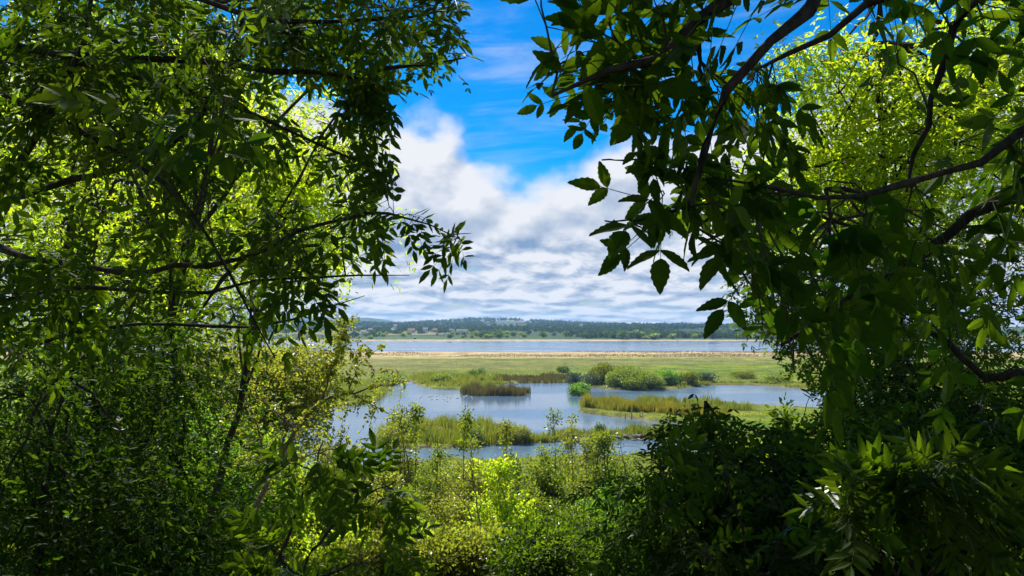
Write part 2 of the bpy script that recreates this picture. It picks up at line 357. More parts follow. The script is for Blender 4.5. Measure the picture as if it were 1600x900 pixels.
field = field+(np.array((.36,.30,.19))-field)*sst(YY, 775, 755)[..., None]
C_ = np.where((YY > E_FAR-30)[..., None], field, C_)
C4 = np.concatenate([C_, np.ones(C_.shape[:2]+(1,))], -1)
mb = MB(); ny, nx = XX.shape; I = np.arange(ny*nx).reshape(ny, nx)
mb.add(np.stack([XX, YY, G_], -1), np.stack([I[:-1, :-1], I[:-1, 1:], I[1:, 1:], I[1:, :-1]], -1).reshape(-1, 4))
gm, n = mat('ground')
ca = n.new('ShaderNodeAttribute', attribute_name='tone'); tcn = n.new('ShaderNodeTexCoord')
mp = n.new('ShaderNodeMapping'); mp.inputs['Scale'].default_value = (1, .45, 1); n.l.new(tcn.outputs['Object'], mp.inputs[0])
nz = n.noise(mp.outputs[0], 1.1, 8, .7); nz2 = n.noise(mp.outputs[0], .13, 5, .65)
vv = n.m('ADD', n.mapr(nz, .3, .7, .55, 1.25), n.mapr(nz2, .3, .7, -.2, .25))
hsn = n.new('ShaderNodeHueSaturation'); n.l.new(ca.outputs['Color'], hsn.inputs['Color']); n.l.new(vv, hsn.inputs['Value'])
p = n.new('ShaderNodeBsdfPrincipled'); p.inputs['Roughness'].default_value = .95; p.inputs['Specular IOR Level'].default_value = .1
n.l.new(hsn.outputs[0], p.inputs['Base Color'])
bp = n.new('ShaderNodeBump'); bp.inputs['Strength'].default_value = .8; bp.inputs['Distance'].default_value = .25; n.l.new(nz, bp.inputs['Height']); n.l.new(bp.outputs[0], p.inputs['Normal'])
o = n.new('ShaderNodeOutputMaterial'); n.l.new(p.outputs[0], o.inputs[0])
tag(mb.build('ground', gm, None, True, C4), kind='structure')

# water sheets
wm, n = mat('water')
tcn = n.new('ShaderNodeTexCoord'); mp = n.new('ShaderNodeMapping'); mp.inputs['Scale'].default_value = (.35, 1, 1); n.l.new(tcn.outputs['Object'], mp.inputs[0])
r1 = n.noise(mp.outputs[0], 1.6, 4, .6, .3); r2 = n.noise(mp.outputs[0], .035, 4, .55, .2)
calm = n.mapr(r2, .40, .60, .12, 1.0)
p = n.new('ShaderNodeBsdfPrincipled'); p.inputs['Base Color'].default_value = (.085,.14,.205,1); p.inputs['IOR'].default_value = 1.33
p.inputs['Specular IOR Level'].default_value = .5
n.l.new(n.mapr(r2, .40, .60, .10, .26), p.inputs['Roughness'])
bp = n.new('ShaderNodeBump'); bp.inputs['Distance'].default_value = .10; n.l.new(n.m('MULTIPLY', calm, .5), bp.inputs['Strength']); n.l.new(r1, bp.inputs['Height']); n.l.new(bp.outputs[0], p.inputs['Normal'])
o = n.new('ShaderNodeOutputMaterial'); n.l.new(p.outputs[0], o.inputs[0])
def sheet(name, x0, y0, x1, y1, z, m):
    mb = MB(); mb.add([(x0,y0,z),(x1,y0,z),(x1,y1,z),(x0,y1,z)], [(0,1,2,3)]); return tag(mb.build(name, m), kind='structure')
sheet('pond_water', -230, 62, 230, 300, 0.0, wm)
sheet('estuary_water', -1150, 330, 1150, 860, 0.0, wm)

# haze: one box of thin air round everything below the clouds
mb = MB(); X0, Y0, Z0, X1, Y1, Z1 = -5700, -70, -3, 5700, 4350, 75
mb.add([(X0,Y0,Z0),(X1,Y0,Z0),(X1,Y1,Z0),(X0,Y1,Z0),(X0,Y0,Z1),(X1,Y0,Z1),(X1,Y1,Z1),(X0,Y1,Z1)], [(0,3,2,1),(4,5,6,7),(0,1,5,4),(1,2,6,5),(2,3,7,6),(3,0,4,7)])
hm, n = mat('haze'); pv = n.new('ShaderNodeVolumePrincipled'); pv.inputs['Color'].default_value = (.36,.64,1,1); pv.inputs['Density'].default_value = .00014; pv.inputs['Anisotropy'].default_value = .2
o = n.new('ShaderNodeOutputMaterial'); n.l.new(pv.outputs[0], o.inputs['Volume'])
tag(mb.build('haze', hm), 'thin blue air over the marsh, the estuary and the far hills', 'haze', kind='stuff')
#@@MID
# ------------------------------------------------------------------ blades: reeds and grass
def blades(mb, x, y, z, h, wd, lean=.18, seg=2, k=None):
    n_ = len(x); a = rng.uniform(0, 2*math.pi, n_); la = rng.uniform(0, 2*math.pi, n_); ln = np.abs(rng.normal(0, lean, n_))*h
    S = np.stack([np.cos(a), np.sin(a), 0*a], 1)*(np.broadcast_to(wd, (n_,))/2)[:, None]; Lv = np.stack([np.cos(la), np.sin(la), 0*la], 1)*ln[:, None]
    B = np.stack([x, y, z], 1); Z = np.array([0, 0, 1.])
    V = np.stack([B-S, B+S, B+S*.8+Z*(h*.55)[:, None]+Lv*.3, B-S*.8+Z*(h*.55)[:, None]+Lv*.3, B+Z*h[:, None]+Lv], 1)
    i = np.arange(n_)[:, None]*5
    t = rng.random(n_) if k is None else k
    nb = mb.n; mb.add(V, np.concatenate([i+np.array([0,1,2,3])], 0), np.repeat(t, 5)); mb.f.append(nb+np.concatenate([i+np.array([3,2,4])], 0).astype(np.int32))
def scatter(poly_w, n_):
    P = np.array(poly_w); lo = P.min(0); hi = P.max(0); out = []
    while sum(len(o) for o in out) < n_:
        q = rng.uniform(lo, hi, (n_*3, 2)); k = inside(q[:, 0], q[:, 1], poly_w); out.append(q[k])
    return np.concatenate(out)[:n_]
def base_z(x, y):
    z, wt = land(x, y); return np.where(wt, -.15, z-.05)
def reed_bed(name, label, cat, poly, n_, h0, h1, m, wd=.07, lean=.12, edge=None):
    q = scatter(gp(poly), n_); x, y = q[:, 0], q[:, 1]; x = x+(fbm(x*.2, y*.3, 3, 91)-.5)*2.6; y = y+(fbm(x*.25, y*.2, 3, 92)-.5)*7
    g_ = fbm(x*.8, y*.4, 3, 93) > .36; x, y = x[g_], y[g_]; n_ = len(x)
    if edge is None: z = np.zeros(n_)-.1
    else: z = base_z(x, y)
    h = rng.uniform(h0, h1, n_)*(.25+1.25*fbm(x*.6, y*.25, 4, 55))*(.85+.3*fbm(x*3, y*1.5, 2, 59))
    mb = MB(); blades(mb, x, y, z, h, wd, lean, k=np.clip(fbm(x*.25, y*.25, 3, 56)*1.2-.1+rng.normal(0, .15, n_), 0, 1))
    return tag(mb.build(name, m), label, cat, kind='stuff')
reed_bed('reed_bed', 'narrow brown-tipped reed bed standing in the middle of the open pond', 'reeds', [(722,613),(740,611.5),(815,611.5),(826,614),(822,618),(760,619),(726,617)], 4200, 1.6, 2.6, M['reed_brown'], .09)
reed_bed('reed_bed', 'yellow-green upright reed fringe along the tip of the long spit', 'reeds', [(903,640),(930,642),(1000,650),(1070,655),(1140,660),(1135,655),(1070,649),(1000,644),(940,637),(910,636)], 9000, 1.9, 2.7, M['reed'], .09)
reed_bed('reed_bed', 'darker green sedge strip behind the yellow reed fringe on the spit', 'reeds', [(925,637),(1000,643),(1120,648),(1180,645),(1110,632),(1000,634),(940,634)], 7000, 1.2, 2.4, M['reed_green'], .12)
reed_bed('reed_bed', 'ragged green sedge covering the near island between two water channels', 'reeds', [(590,682),(620,670),(690,665),(760,670),(820,680),(850,688),(800,694),(700,701),(610,700),(588,692)], 15000, 1.2, 2.5, M['reed_green'], .09, .2)
reed_bed('reed_bed', 'short green sedge on the stony causeway right of the island', 'reeds', [(945,682),(1000,678),(1060,675),(1070,684),(1000,687),(950,688)], 2500, .9, 1.9, M['reed_green'], .08, .2)
reed_bed('reed_bed', 'low grey-green rushes on the marsh spit behind the narrow reed bed', 'reeds', [(640,592),(660,586),(780,590),(790,600),(760,608),(670,606),(650,600)], 7000, 1.0, 2.2, M['reed_green'], .16, .2)
reed_bed('reed_bed', 'dark rush belt along the back edge of the pond left of the bushes', 'reeds', [(770,592),(890,590),(905,598),(840,598.5),(775,599)], 5000, 1.2, 2.0, M['reed_brown'], .16, .2)
reed_bed('reed_bed', 'rough sedge margin along the right far bank of the pond', 'reeds', [(1050,604),(1100,598),(1250,600),(1400,612),(1400,619),(1290,610),(1180,600.5),(1120,601),(1060,607)], 8000, .6, 1.3, M['reed_green'], .14, .2)
reed_bed('reed_bed', 'dense olive reed margin on the left bank under the hawthorn', 'reeds', [(380,650),(470,642),(540,632),(590,626),(610,612),(600,600),(500,600),(380,615)], 9000, 1.0, 2.2, M['reed_green'], .12, .2)
reed_bed('reed_bed', 'loose low sedge between the island and the twin bush on the causeway', 'reeds', [(845,684),(900,681),(950,682),(950,688),(900,690),(850,691)], 2600, .7, 1.7, M['reed_green'], .08, .3)
# marsh grass as one mass
def grass_mass(name, m, n_, y0, y1, h0, h1, w0, w1, sel=None, wide=.62):
    u = rng.random(n_); y = 1/(1/y0+(1/y1-1/y0)*u); x = rng.uniform(-1, 1, n_)*wide*y
    z, wt = land(x, y); k = ~wt
    if sel is not None: k &= sel(x, y)
    x, y, z = x[k], y[k], z[k]; f = (y-y0)/(y1-y0)
    mb = MB(); blades(mb, x, y, z-.04, rng.uniform(h0, h1, len(x)), w0+(w1-w0)*f, .3, k=np.clip(fbm(x*.1, y*.1, 3, 57)*1.4-.2+rng.normal(0, .15, len(x)), 0, 1))
    return tag(mb.build(name, m), kind='stuff')
tag(grass_mass('marsh_grass', M['grass'], 60000, 72, 330, .2, .55, .05, .16), 'green marsh grass covering the flat ground round the pond', 'grass')
tag(grass_mass('straw_grass', M['straw'], 24000, 360, E_NEAR+12, .4, .8, .18, .3, lambda x, y: fbm(x*.01, y*.03, 3, 58) > .45), 'dry straw coloured grass along the near shore of the estuary', 'grass')
tag(grass_mass('slope_grass', M['grass'], 60000, 17, 74, .15, .45, .018, .05, None, .75), 'bright grass growing on the slope under the shrubs', 'grass')

# ------------------------------------------------------------------ bushes, trees and shrubs
def leaf_ball(mb, c, r, n_, ll, lw, kind=0, shell=.35, up=.4):
    u = nrm(rng.normal(0, 1, (n_, 3))); rr = rng.random(n_)**shell
    P = np.asarray(c)+u*rr[:, None]*np.asarray(r); D = nrm(u+rng.normal(0, .7, (n_, 3))); Nn = nrm(u*.5+np.array([0, 0, up])+rng.normal(0, .6, (n_, 3)))
    leaves(mb, P, D, Nn, ll*rng.uniform(.7, 1.3, n_), lw*rng.uniform(.8, 1.2, n_), kind)
def stems(mb, base, tips, r0, k=7, wob=.05, s=4, up=.5):
    n_ = len(tips); base = np.broadcast_to(base, tips.shape); u = np.linspace(0, 1, k)[None, :, None]
    L = np.linalg.norm(tips-base, axis=1)[:, None, None]
    mid = base[:, None]+(tips-base)[:, None]*u; bow = np.sin(u*math.pi)*L*np.array([0, 0, .12*up]); 
    J = np.cumsum(rng.normal(0, wob, (n_, k, 3)), 1)*L*.35; J -= J[:, :1]; J -= u*J[:, -1:]
    P = mid+bow+J; R = (np.broadcast_to(r0, (n_,))[:, None])*np.linspace(1, .25, k)[None]
    tubes(mb, P, R, s); return P
def bush(name, label, cat, x, y, r, h, m, n_=1600, ll=.3, lw=.14, clumps=20, z=None, group=None, kind=0, barkm='twig', flat=1.0):
    z = ground_z(x, y) if z is None else z
    r *= 1.15; h *= 1.25; t = thing(name, label, cat, (x, y, z), group); b = MB(); f = MB(); tips = []
    for i in range(clumps):
        a = rng.uniform(0, 2*math.pi); q = math.sqrt(rng.random())*.68; e = rng.random()
        c = np.array([x+math.cos(a)*r*q, y+math.sin(a)*r*q*flat, z+h*(.16+.58*e*(1-.6*q*q))]); cr_ = r*rng.uniform(.34, .50)
        tips.append(c); leaf_ball(f, c, (cr_*.9, cr_*.9, min(cr_, h*.24)), int(n_*1.5)//clumps, ll*.85, lw*.9, kind)
    st = stems(b, np.array([x, y, z-.1]), np.array(tips), .02+.012*h)
    b.build('stem', M[barkm], t); f.build('foliage', m, t); return t
def g_xy(px, py, z=0): p_ = onz(np.array(float(px)), np.array(float(py)), z); return float(p_[0]), float(p_[1])
for nm, lb, px, py, r, h, m, n_ in [
    ('willow_bush', 'largest round bright green willow bush on the far bank of the pond', 990, 606, 6.4, 4.4, 'shrub', 15000),
    ('willow_bush', 'yellowish willow bush overlapping the left side of the largest round bush', 950, 601, 4.8, 4.6, 'bush', 9000),
    ('willow_bush', 'small bright willow bush against the right side of the largest round bush', 1044, 602, 3.8, 3.6, 'fresh', 6000),
    ('grey_bush', 'dark grey-green rounded bush left of the bare grey shrub on the bank', 898, 600, 2.3, 3.2, 'sallow', 1600),
    ('bare_bush', 'pale grey thin shrub between the rounded grey bush and the willows', 920, 603, 2.6, 3.2, 'sallow', 700),
    ('water_bush', 'small bright green bush standing alone in the pond water', 906, 616, 2.3, 2.5, 'fresh', 2000),
    ('grey_bush', 'olive bush at the right end of the willow group on the bank', 1078, 602, 2.8, 3.0, 'bush', 1500),
    ('grey_bush', 'low flat grey-green bush further right on the far bank', 1105, 598, 3.0, 2.2, 'sallow', 1200),
    ('low_bush', 'dark little bush on the marsh behind the middle reed bed', 745, 589, 2.6, 2.4, 'deep', 900),
    ('low_bush', 'small dark scrub clump on the green marsh above the water bush', 880, 583, 2.2, 1.8, 'deep', 900),
    ('low_bush', 'broad low sedge mound on the marsh right of the pond bushes', 1160, 592, 4.5, 1.8, 'bush', 2200),
    ('low_bush', 'flat green scrub patch on the right far bank near the water end', 1215, 598, 4.0, 1.8, 'shrub', 2000),
    ('low_bush', 'olive mound of scrub on the marsh spit left of the reed bed', 690, 598, 3.4, 2.2, 'shrub', 1200),
    ('low_bush', 'broad low scrub on the marsh left of the pond inlet', 612, 600, 4.2, 3.0, 'shrub', 1500),
    ('island_bush', 'dark pointed bush at the left part of the near island', 634, 690, 1.3, 3.2, 'deep', 1500),
    ('island_bush', 'light leafy bush at the left tip of the near island', 603, 692, 1.6, 2.2, 'hawthorn', 1600),
    ('island_bush', 'green bush at the middle of the near island beside the white birds', 740, 692, 1.7, 2.3, 'shrub', 1500),
    ('island_bush', 'yellow-green bush at the right end of the near island', 812, 690, 1.5, 2.0, 'hawthorn', 1400),
    ('causeway_bush', 'tiny upright twin bush on the stony causeway', 938, 682, .75, 1.7, 'deep', 900),
    ('causeway_bush', 'sparse bush on the causeway between island and twin bush', 892, 687, 1.2, 1.6, 'hawthorn', 900)]:
    x, y = g_xy(px, py, .2)
    bush(nm, lb, 'bush', x, y, r, h, M[m], n_, .42 if y > 140 else .22, .2 if y > 140 else .1, z=min(.3, max(ground_z(x, y), -.1)), group=None)

# posts, stones, birds of the pond
for px, lb in ((976.5, 'short leaning post at the left of the reed fringe posts'), (987, 'tallest pale post standing at the front of the reed fringe'), (1000, 'third post of the row in front of the reed fringe'), (1004, 'rightmost post of the row in front of the reed fringe')):
    x, y = g_xy(px, 655 if px < 990 else 654, 0); h = 1.5 if px == 987 else 1.0; dx = .12 if px < 980 else 0
    mb = MB(); tubes(mb, [[(x, y, -.4), (x+dx*.5, y, h*.5), (x+dx, y, h), (x+dx, y, h+.01)]], [[.09, .085, .08, .01]], 7)
    tag(mb.build('wooden_post', M['post'], None, True), lb, 'post', 'posts in front of the reed fringe')
def stone(mb, c, r):
    u = np.linspace(0, 2*math.pi, 8)[:-1]; V = []
    for zz, q in ((-.3, .9), (.15, 1), (.5, .75), (.7, .2)): V += [(c[0]+math.cos(a)*r*q*(1+.2*math.sin(3*a+c[0])), c[1]+math.sin(a)*r*q*.8, c[2]+zz*r) for a in u]
    I = np.arange(28).reshape(4, 7); J = np.roll(I, -1, 1); mb.add(V, np.stack([I[:-1], J[:-1], J[1:], I[1:]], -1).reshape(-1, 4), np.full(28, rng.random())); mb.f.append((mb.n-28+I[3])[None].astype(np.int32))
mb = MB()
for i in range(420):
    x, y = g_xy(rng.uniform(850, 1060), rng.uniform(681, 688.5)); stone(mb, (x, y, max(ground_z(x, y), 0)+.02), rng.uniform(.08, .28))
tag(mb.build('shore_stones', M['stone']), 'pale rubble and stones along the top of the causeway', 'stones', kind='stuff')
def bird_mesh(s):
    bm_ = MB(); P = []; R = []
    line = [(-.50,0,.12,.01),(-.38,0,.13,.06),(-.15,0,.13,.13),(.08,0,.14,.14),(.24,0,.17,.09),(.31,0,.27,.05),(.34,0,.36,.055),(.40,0,.37,.05),(.45,0,.36,.01)]
    tubes(bm_, [[(a*s, b*s, c*s) for a, b, c, _ in line]], [[q*s for *_, q in line]], 8)
    bk = MB(); tubes(bk, [[(.44*s,0,.365*s), (.49*s,0,.355*s), (.53*s,0,.34*s)]], [[.018*s,.012*s,.003*s]], 5); return bm_, bk
def bird(name, label, x, y, z, s, rz, group=None, proto=None):
    if proto is None:
        t = thing(name, label, 'bird', (0, 0, 0), group); a, b = bird_mesh(s); a.build('body', M['feather'], t, True); b.build('beak', M['beak'], t, True)
    else:
        t = proto.copy(); col.objects.link(t); t['label'] = label; tag(t, group=group)
        for ch in proto.children: c = ch.copy(); col.objects.link(c); c.parent = t
    t.location = (x, y, z); t.rotation_euler = (0, 0, rz); return t
x, y = g_xy(672, 676); sw = bird('white_bird', 'left one of two big white birds among the island sedge', x, y-1.5, 1.0, 1.5, .3)
x, y = g_xy(689, 680); bird('white_bird', 'right one of two big white birds among the island sedge', x, y-1.5, .9, 1.3, 2.6, proto=sw).scale = (.85,)*3
x, y = g_xy(806, 600.5); bird('white_bird', 'white bird resting on the water behind the narrow reed bed', x, y, -.02, 1.5, 3.3, proto=sw)
gull = None
for i in range(26):
    x, y = g_xy(rng.uniform(655, 742), 619.5+rng.normal(0, 1.6)+(i % 3)*2.2)
    b = bird('gull', 'small white gull in the flock resting on the pond', x, y, -.02, .62, rng.uniform(0, 6.28), 'flock of gulls on the pond', gull)
    if gull is None: gull = b

# ------------------------------------------------------------------ far shore: houses, woods
def house(name, label, px, py, d, w_, dp, h, roofm, wallm, group=None, gable=.35):
    x = (px-800)/FPX*d; z = ground_z(x, d)
    # stand it high enough on the slope to show where the photo shows it
    t = thing(name, label, 'building', (x, d, z), group)
    top_ = CAMZ+(HOR-py)/FPX*d; h = max(h, top_-z)
    X0, X1, Y0, Y1 = x-w_/2, x+w_/2, d-dp/2, d+dp/2; zb = z-1; rh = w_*.0+dp*gable
    m1 = MB(); m1.add([(X0,Y0,zb),(X1,Y0,zb),(X1,Y1,zb),(X0,Y1,zb),(X0,Y0,z+h),(X1,Y0,z+h),(X1,Y1,z+h),(X0,Y1,z+h)], [(0,1,5,4),(1,2,6,5),(2,3,7,6),(3,0,4,7)])
    m1.add([(X0,Y0,z+h),(X0,Y1,z+h),(X0,d,z+h+rh),(X1,Y0,z+h),(X1,Y1,z+h),(X1,d,z+h+rh)], [(0,2,1),(3,4,5)]); m1.build('wall', M[wallm], t)
    m2 = MB(); o_ = .5; m2.add([(X0-o_,Y0-o_,z+h-.2),(X1+o_,Y0-o_,z+h-.2),(X1+o_,d,z+h+rh+.15),(X0-o_,d,z+h+rh+.15),(X1+o_,Y1+o_,z+h-.2),(X0-o_,Y1+o_,z+h-.2)], [(0,1,2,3),(3,2,4,5)]); m2.build('roof', M[roofm], t)
    nw = max(2, int(w_/5))
    for i in range(nw):
        cx = X0+w_*(i+.5)/nw; m3 = MB(); m3.add([(cx-.8,Y0-.04,z+h-2.4),(cx+.8,Y0-.04,z+h-2.4),(cx+.8,Y0-.04,z+h-.9),(cx-.8,Y0-.04,z+h-.9)], [(0,1,2,3)]); m3.build('window', M['window'], t)
    return t
HS = [('white_house', 'bright white block-like house standing out above the left far shore', 665, 514, 1150, 9, 9, 7, 'slate', 'white_wall'),
      ('farmhouse', 'low reddish roofed building just left of the bright white house', 643, 516.5, 1150, 14, 9, 4, 'tile', 'cream_wall'),
      ('farmhouse', 'red roofed building just right of the bright white house', 680, 516, 1180, 9, 8, 4, 'tile', 'cream_wall'),
      ('hill_house', 'cream villa high on the left of the wooded ridge', 618, 508.5, 1500, 9, 8, 5, 'slate', 'white_wall'),
      ('hill_house', 'left one of two pale buildings near the top of the ridge', 762, 503.5, 2100, 15, 9, 6, 'slate', 'cream_wall'),
      ('long_building', 'long white building near the top of the ridge', 784, 504.5, 2100, 26, 10, 5, 'slate', 'white_wall'),
      ('long_building', 'pale row of houses on the ridge right of the long white building', 812, 504.5, 2150, 34, 9, 4, 'tile', 'cream_wall'),
      ('shed', 'grey roofed shed between fields right of the white house', 722, 517, 1150, 22, 9, 3, 'slate', 'white_wall'),
      ('shed', 'small pale shed between white house and the tree clump', 704, 516, 1180, 5, 6, 5, 'slate', 'cream_wall'),
      ('shore_house', 'white house low on the far left shore', 569, 522, 980, 10, 8, 4, 'slate', 'white_wall'),
      ('shore_house', 'pale house behind the low white house on the far left shore', 579, 514.5, 1200, 8, 8, 5, 'slate', 'cream_wall'),
      ('hut', 'tiny white hut at the water edge of the far shore', 649, 530.5, 775, 2.2, 2.2, 2.0, 'slate', 'white_wall'),
      ('hill_house', 'lone white house on the wooded ridge right of centre', 909, 506.5, 2200, 7, 8, 5, 'slate', 'white_wall')]
for a in HS: house(*a[:5], a[5]*.7, a[6]*.7, min(a[7], 4), *a[8:])
for i, (px, py) in enumerate([(566,505),(572,506.5),(577,504.5),(583,507),(594,508),(556,507)]):
    house('village_house', 'small pale house in the village on the hillside at far left', px, py, 2400, 9, 8, 5, 'slate', 'white_wall', 'hillside village houses')

def blob_tree(mb, c, r, h, n_, s):
    u = nrm(rng.normal(0, 1, (n_, 3))); u[:, 2] = np.abs(u[:, 2])*1.1-.25; rr = rng.uniform(.7, 1.05, n_)*(1+.18*np.sin(u[:, 0]*7+c[0])*np.cos(u[:, 1]*6+c[1]))
    P = c+np.array([0, 0, h*.45])+u*rr[:, None]*np.array([r, r, h*.55]); leaves(mb, P, nrm(np.cross(u, rng.normal(0, 1, (n_, 3)))), nrm(u+rng.normal(0, .35, (n_, 3))), s, s*.9, 0, np.full(n_, rng.random())*.6+rng.random(n_)*.4)
# wood as one mass
mb = MB(); cnt = 0
def woods(n_, y0, y1, hh, thr, dens):
    y = 1/(1/y0+(1/y1-1/y0)*rng.random(n_)); x = rng.uniform(-.34, .46, n_)*y; z, wt = land(x, y)
    k = (fbm(x*.006, y*.004, 3, 61) > thr) & ~wt & (y > 765)
    for i in np.flatnonzero(k):
        h = rng.uniform(*hh); px_ = 800+FPX*x[i]/y[i]; pyt = HOR-(z[i]+h-CAMZ)/y[i]*FPX
        ok = True
        for a in HS:
            if a[4] > y[i] and abs(px_-a[2]) < a[5]/a[4]*FPX/2+3 and pyt < a[3]+2.5: ok = False
        if ok: blob_tree(mb, np.array([x[i], y[i], z[i]]), rng.uniform(3.2, 6), h, dens, 2.2 if y[i] < 1300 else 3.2)
woods(900, 790, 1150, (3, 6), .46, 60); woods(1500, 1100, 1900, (6, 10), .42, 44); woods(2200, 1800, 2750, (7, 13), .36, 32)
tag(mb.build('far_woodland', M['far_leaf']), 'woodland covering the low hills beyond the estuary', 'woodland', kind='stuff')
# individual trees along the far shore: three builds, then copies
def shore_tree(label, m, h, r, n_=420):
    t = thing('shore_tree', label, 'tree', (0, 0, 0), None); f = MB(); b = MB()
    for i in range(9):
        a = rng.uniform(0, 6.28); q = rng.uniform(0, .55); c = np.array([math.cos(a)*r*q, math.sin(a)*r*q, h*rng.uniform(.32, .72)]); leaf_ball(f, c, (r*.5, r*.5, h*.24), n_//9, 1.1, .8, 0, .3)
    tubes(b, [[(0,0,-.5),(0.1,0,h*.3),(0,0,h*.6)]], [[.35,.28,.1]], 6); b.build('trunk', M['bark'], t); f.build('crown', m, t); return t
protos = [shore_tree('dark rounded tree in the line along the far shore of the estuary', M['deep'], 9, 5), shore_tree('mid green spreading tree in the line along the far shore of the estuary', M['far_leaf'], 7.5, 5.5),
          shore_tree('light yellow-green bushy tree in the line along the far shore of the estuary', M['shrub'], 5.5, 5)]
first = [True]*3; GRP = ['dark far shore trees', 'mid green far shore trees', 'light far shore trees']
spots = [(rng.uniform(560, 1240), rng.uniform(775, 1050)) for _ in range(120)]+[(rng.normal(1010, 35), rng.uniform(768, 860)) for _ in range(26)]+[(rng.normal(770, 25), rng.uniform(790, 900)) for _ in range(16)]
for i, (px, d_) in enumerate(spots):
    k = int(rng.integers(0, 3)) if px > 740 else int(rng.integers(1, 3)); x = (px-800)/FPX*d_
    if px < 740 and abs(px-660) < 40 and d_ < 1100 and rng.random() < .6: continue
    pr = protos[k]
    if first[k]: t = pr; first[k] = False
    else:
        t = pr.copy(); col.objects.link(t)
        for ch in pr.children: c = ch.copy(); col.objects.link(c); c.parent = t
    s_ = rng.uniform(.65, 1.25)*(.75 if px < 740 else 1); t.location = (x, d_, ground_z(x, d_)-.1); t.rotation_euler = (0, 0, rng.uniform(0, 6.28)); t.scale = (s_*rng.uniform(.9, 1.3), s_, s_); tag(t, group=GRP[k])

#@@NEAR
# ------------------------------------------------------------------ near trees that frame the view
WIN = [(732,-60),(727,30),(745,60),(764,98),(742,120),(735,140),(712,118),(690,118),(668,150),(640,140),(612,150),(632,182),(608,212),(630,265),(616,300),(590,292),(604,325),(640,320),
       (700,332),(735,392),(700,440),(662,452),(610,452),(590,455),(570,482),(548,500),(548,560),(520,640),(520,720),(540,800),(620,830),(700,790),(760,760),(900,740),(985,735),(1002,690),(1015,648),(1062,640),(1080,618),(1120,614),(1160,650),(1240,660),(1285,640),
       (1262,610),(1250,592),(1222,588),(1208,550),(1165,545),(1145,515),(1118,480),(1115,455),(1150,425),(1130,405),(1098,372),(1068,318),(1040,398),(962,396),(932,385),(938,340),(1000,318),
       (958,300),(952,272),(905,275),(912,236),(962,236),(1010,215),(960,178),(918,205),(875,212),(866,188),(842,172),(803,165),(826,130),(808,98),(850,62),(955,88),(945,52),(905,40),(890,52),(845,55),(822,0),(800,-2),(760,12),(775,-60)]
def keep_win(P):
    px, py, d = proj(P); return ~((d > .2) & inside(px, py, WIN))
def near_ok(P):
    return (np.linalg.norm(P-CAM, axis=1) > 1.25)
def poly_px(poly, n_):
    P = np.array(poly, float); lo = P.min(0); hi = P.max(0); out = []; c = 0
    while c < n_:
        q = rng.uniform(lo, hi, (n_*3, 2)); q = q[inside(q[:, 0], q[:, 1], poly)]; out.append(q); c += len(q)
    return np.concatenate(out)[:n_]
def sprays(twigs, lv, stalks, targets, anchors, nodes=4, run=.45, L=.2, pairs=3, ll=.065, lw=.026, kind=1, keep=None, r0=.004, droop=.25, simple=False, tilt=.45, wob=.05, face=(.15, -.75, .6)):
    """twigs that leave the nearest branch, reach for the targets and carry opposite leaves along their last stretch"""
    if keep is not None: targets = targets[keep(targets)]
    n_ = len(targets)
    if not n_: return
    d2 = ((targets[:, None]-anchors[None])**2).sum(-1); d2 = np.sqrt(d2)+rng.uniform(0, .25, d2.shape); A = anchors[np.argmin(d2, 1)]
    k = 7; u = np.linspace(0, 1, k)[None, :, None]; Ln = np.linalg.norm(targets-A, axis=1)
    J = np.cumsum(rng.normal(0, wob, (n_, k, 3)), 1)*Ln[:, None, None]; J -= J[:, :1]; J -= u*J[:, -1:]
    P = A[:, None]+(targets-A)[:, None]*u+J+np.sin(u*math.pi)*np.array([0, 0, .12])*Ln[:, None, None]
    R = (r0*(.5+np.clip(Ln, 0, 2.5)*.8))[:, None]*np.linspace(1, .3, k)[None]+.0008
    tubes(twigs, P, R, 4)
    T = nrm(P[:, -1]-P[:, -3]); frac = np.clip(run/np.maximum(Ln, .05), .1, .95)
    PP = []; DD = []; NN = []
    Nf = nrm(np.array(face)+rng.normal(0, tilt, (n_, 3)))
    for j in range(nodes+1):
        v = 1-frac*(1-j/nodes); f = v*(k-1); i0 = np.clip(f.astype(int), 0, k-2); fr = (f-i0)[:, None]; I = np.arange(n_)
        Q = P[I, i0]*(1-fr)+P[I, i0+1]*fr
        S = nrm(np.cross(Nf, T))
        for sg in ((1, -1) if j < nodes else (0,)):
            D = T*rng.uniform(.5, 1, (n_, 1))+S*sg*rng.uniform(.6, 1.1, (n_, 1))+rng.normal(0, .28, (n_, 3))-np.array([0, 0, droop])
            PP.append(Q); DD.append(D); NN.append(nrm(Nf+rng.normal(0, tilt*.6, (n_, 3))))
    PP, DD, NN = map(np.concatenate, (PP, DD, NN)); g = near_ok(PP+nrm(DD)*L*.5); PP, DD, NN = PP[g], DD[g], NN[g]
    if simple:
        if keep is not None: g = keep(PP); PP, DD, NN = PP[g], DD[g], NN[g]
        m_ = len(PP); leaves(lv, PP, DD, NN, ll*rng.uniform(.6, 1.25, m_), lw*rng.uniform(.8, 1.2, m_), kind)
    else: compound(lv, stalks, PP, DD, NN, L*rng.uniform(.7, 1.2, len(PP)), pairs, ll, lw, kind, keep)
def guide(P):
    a = np.array(P, float); return at(a[:, 0], a[:, 1], a[:, 2])
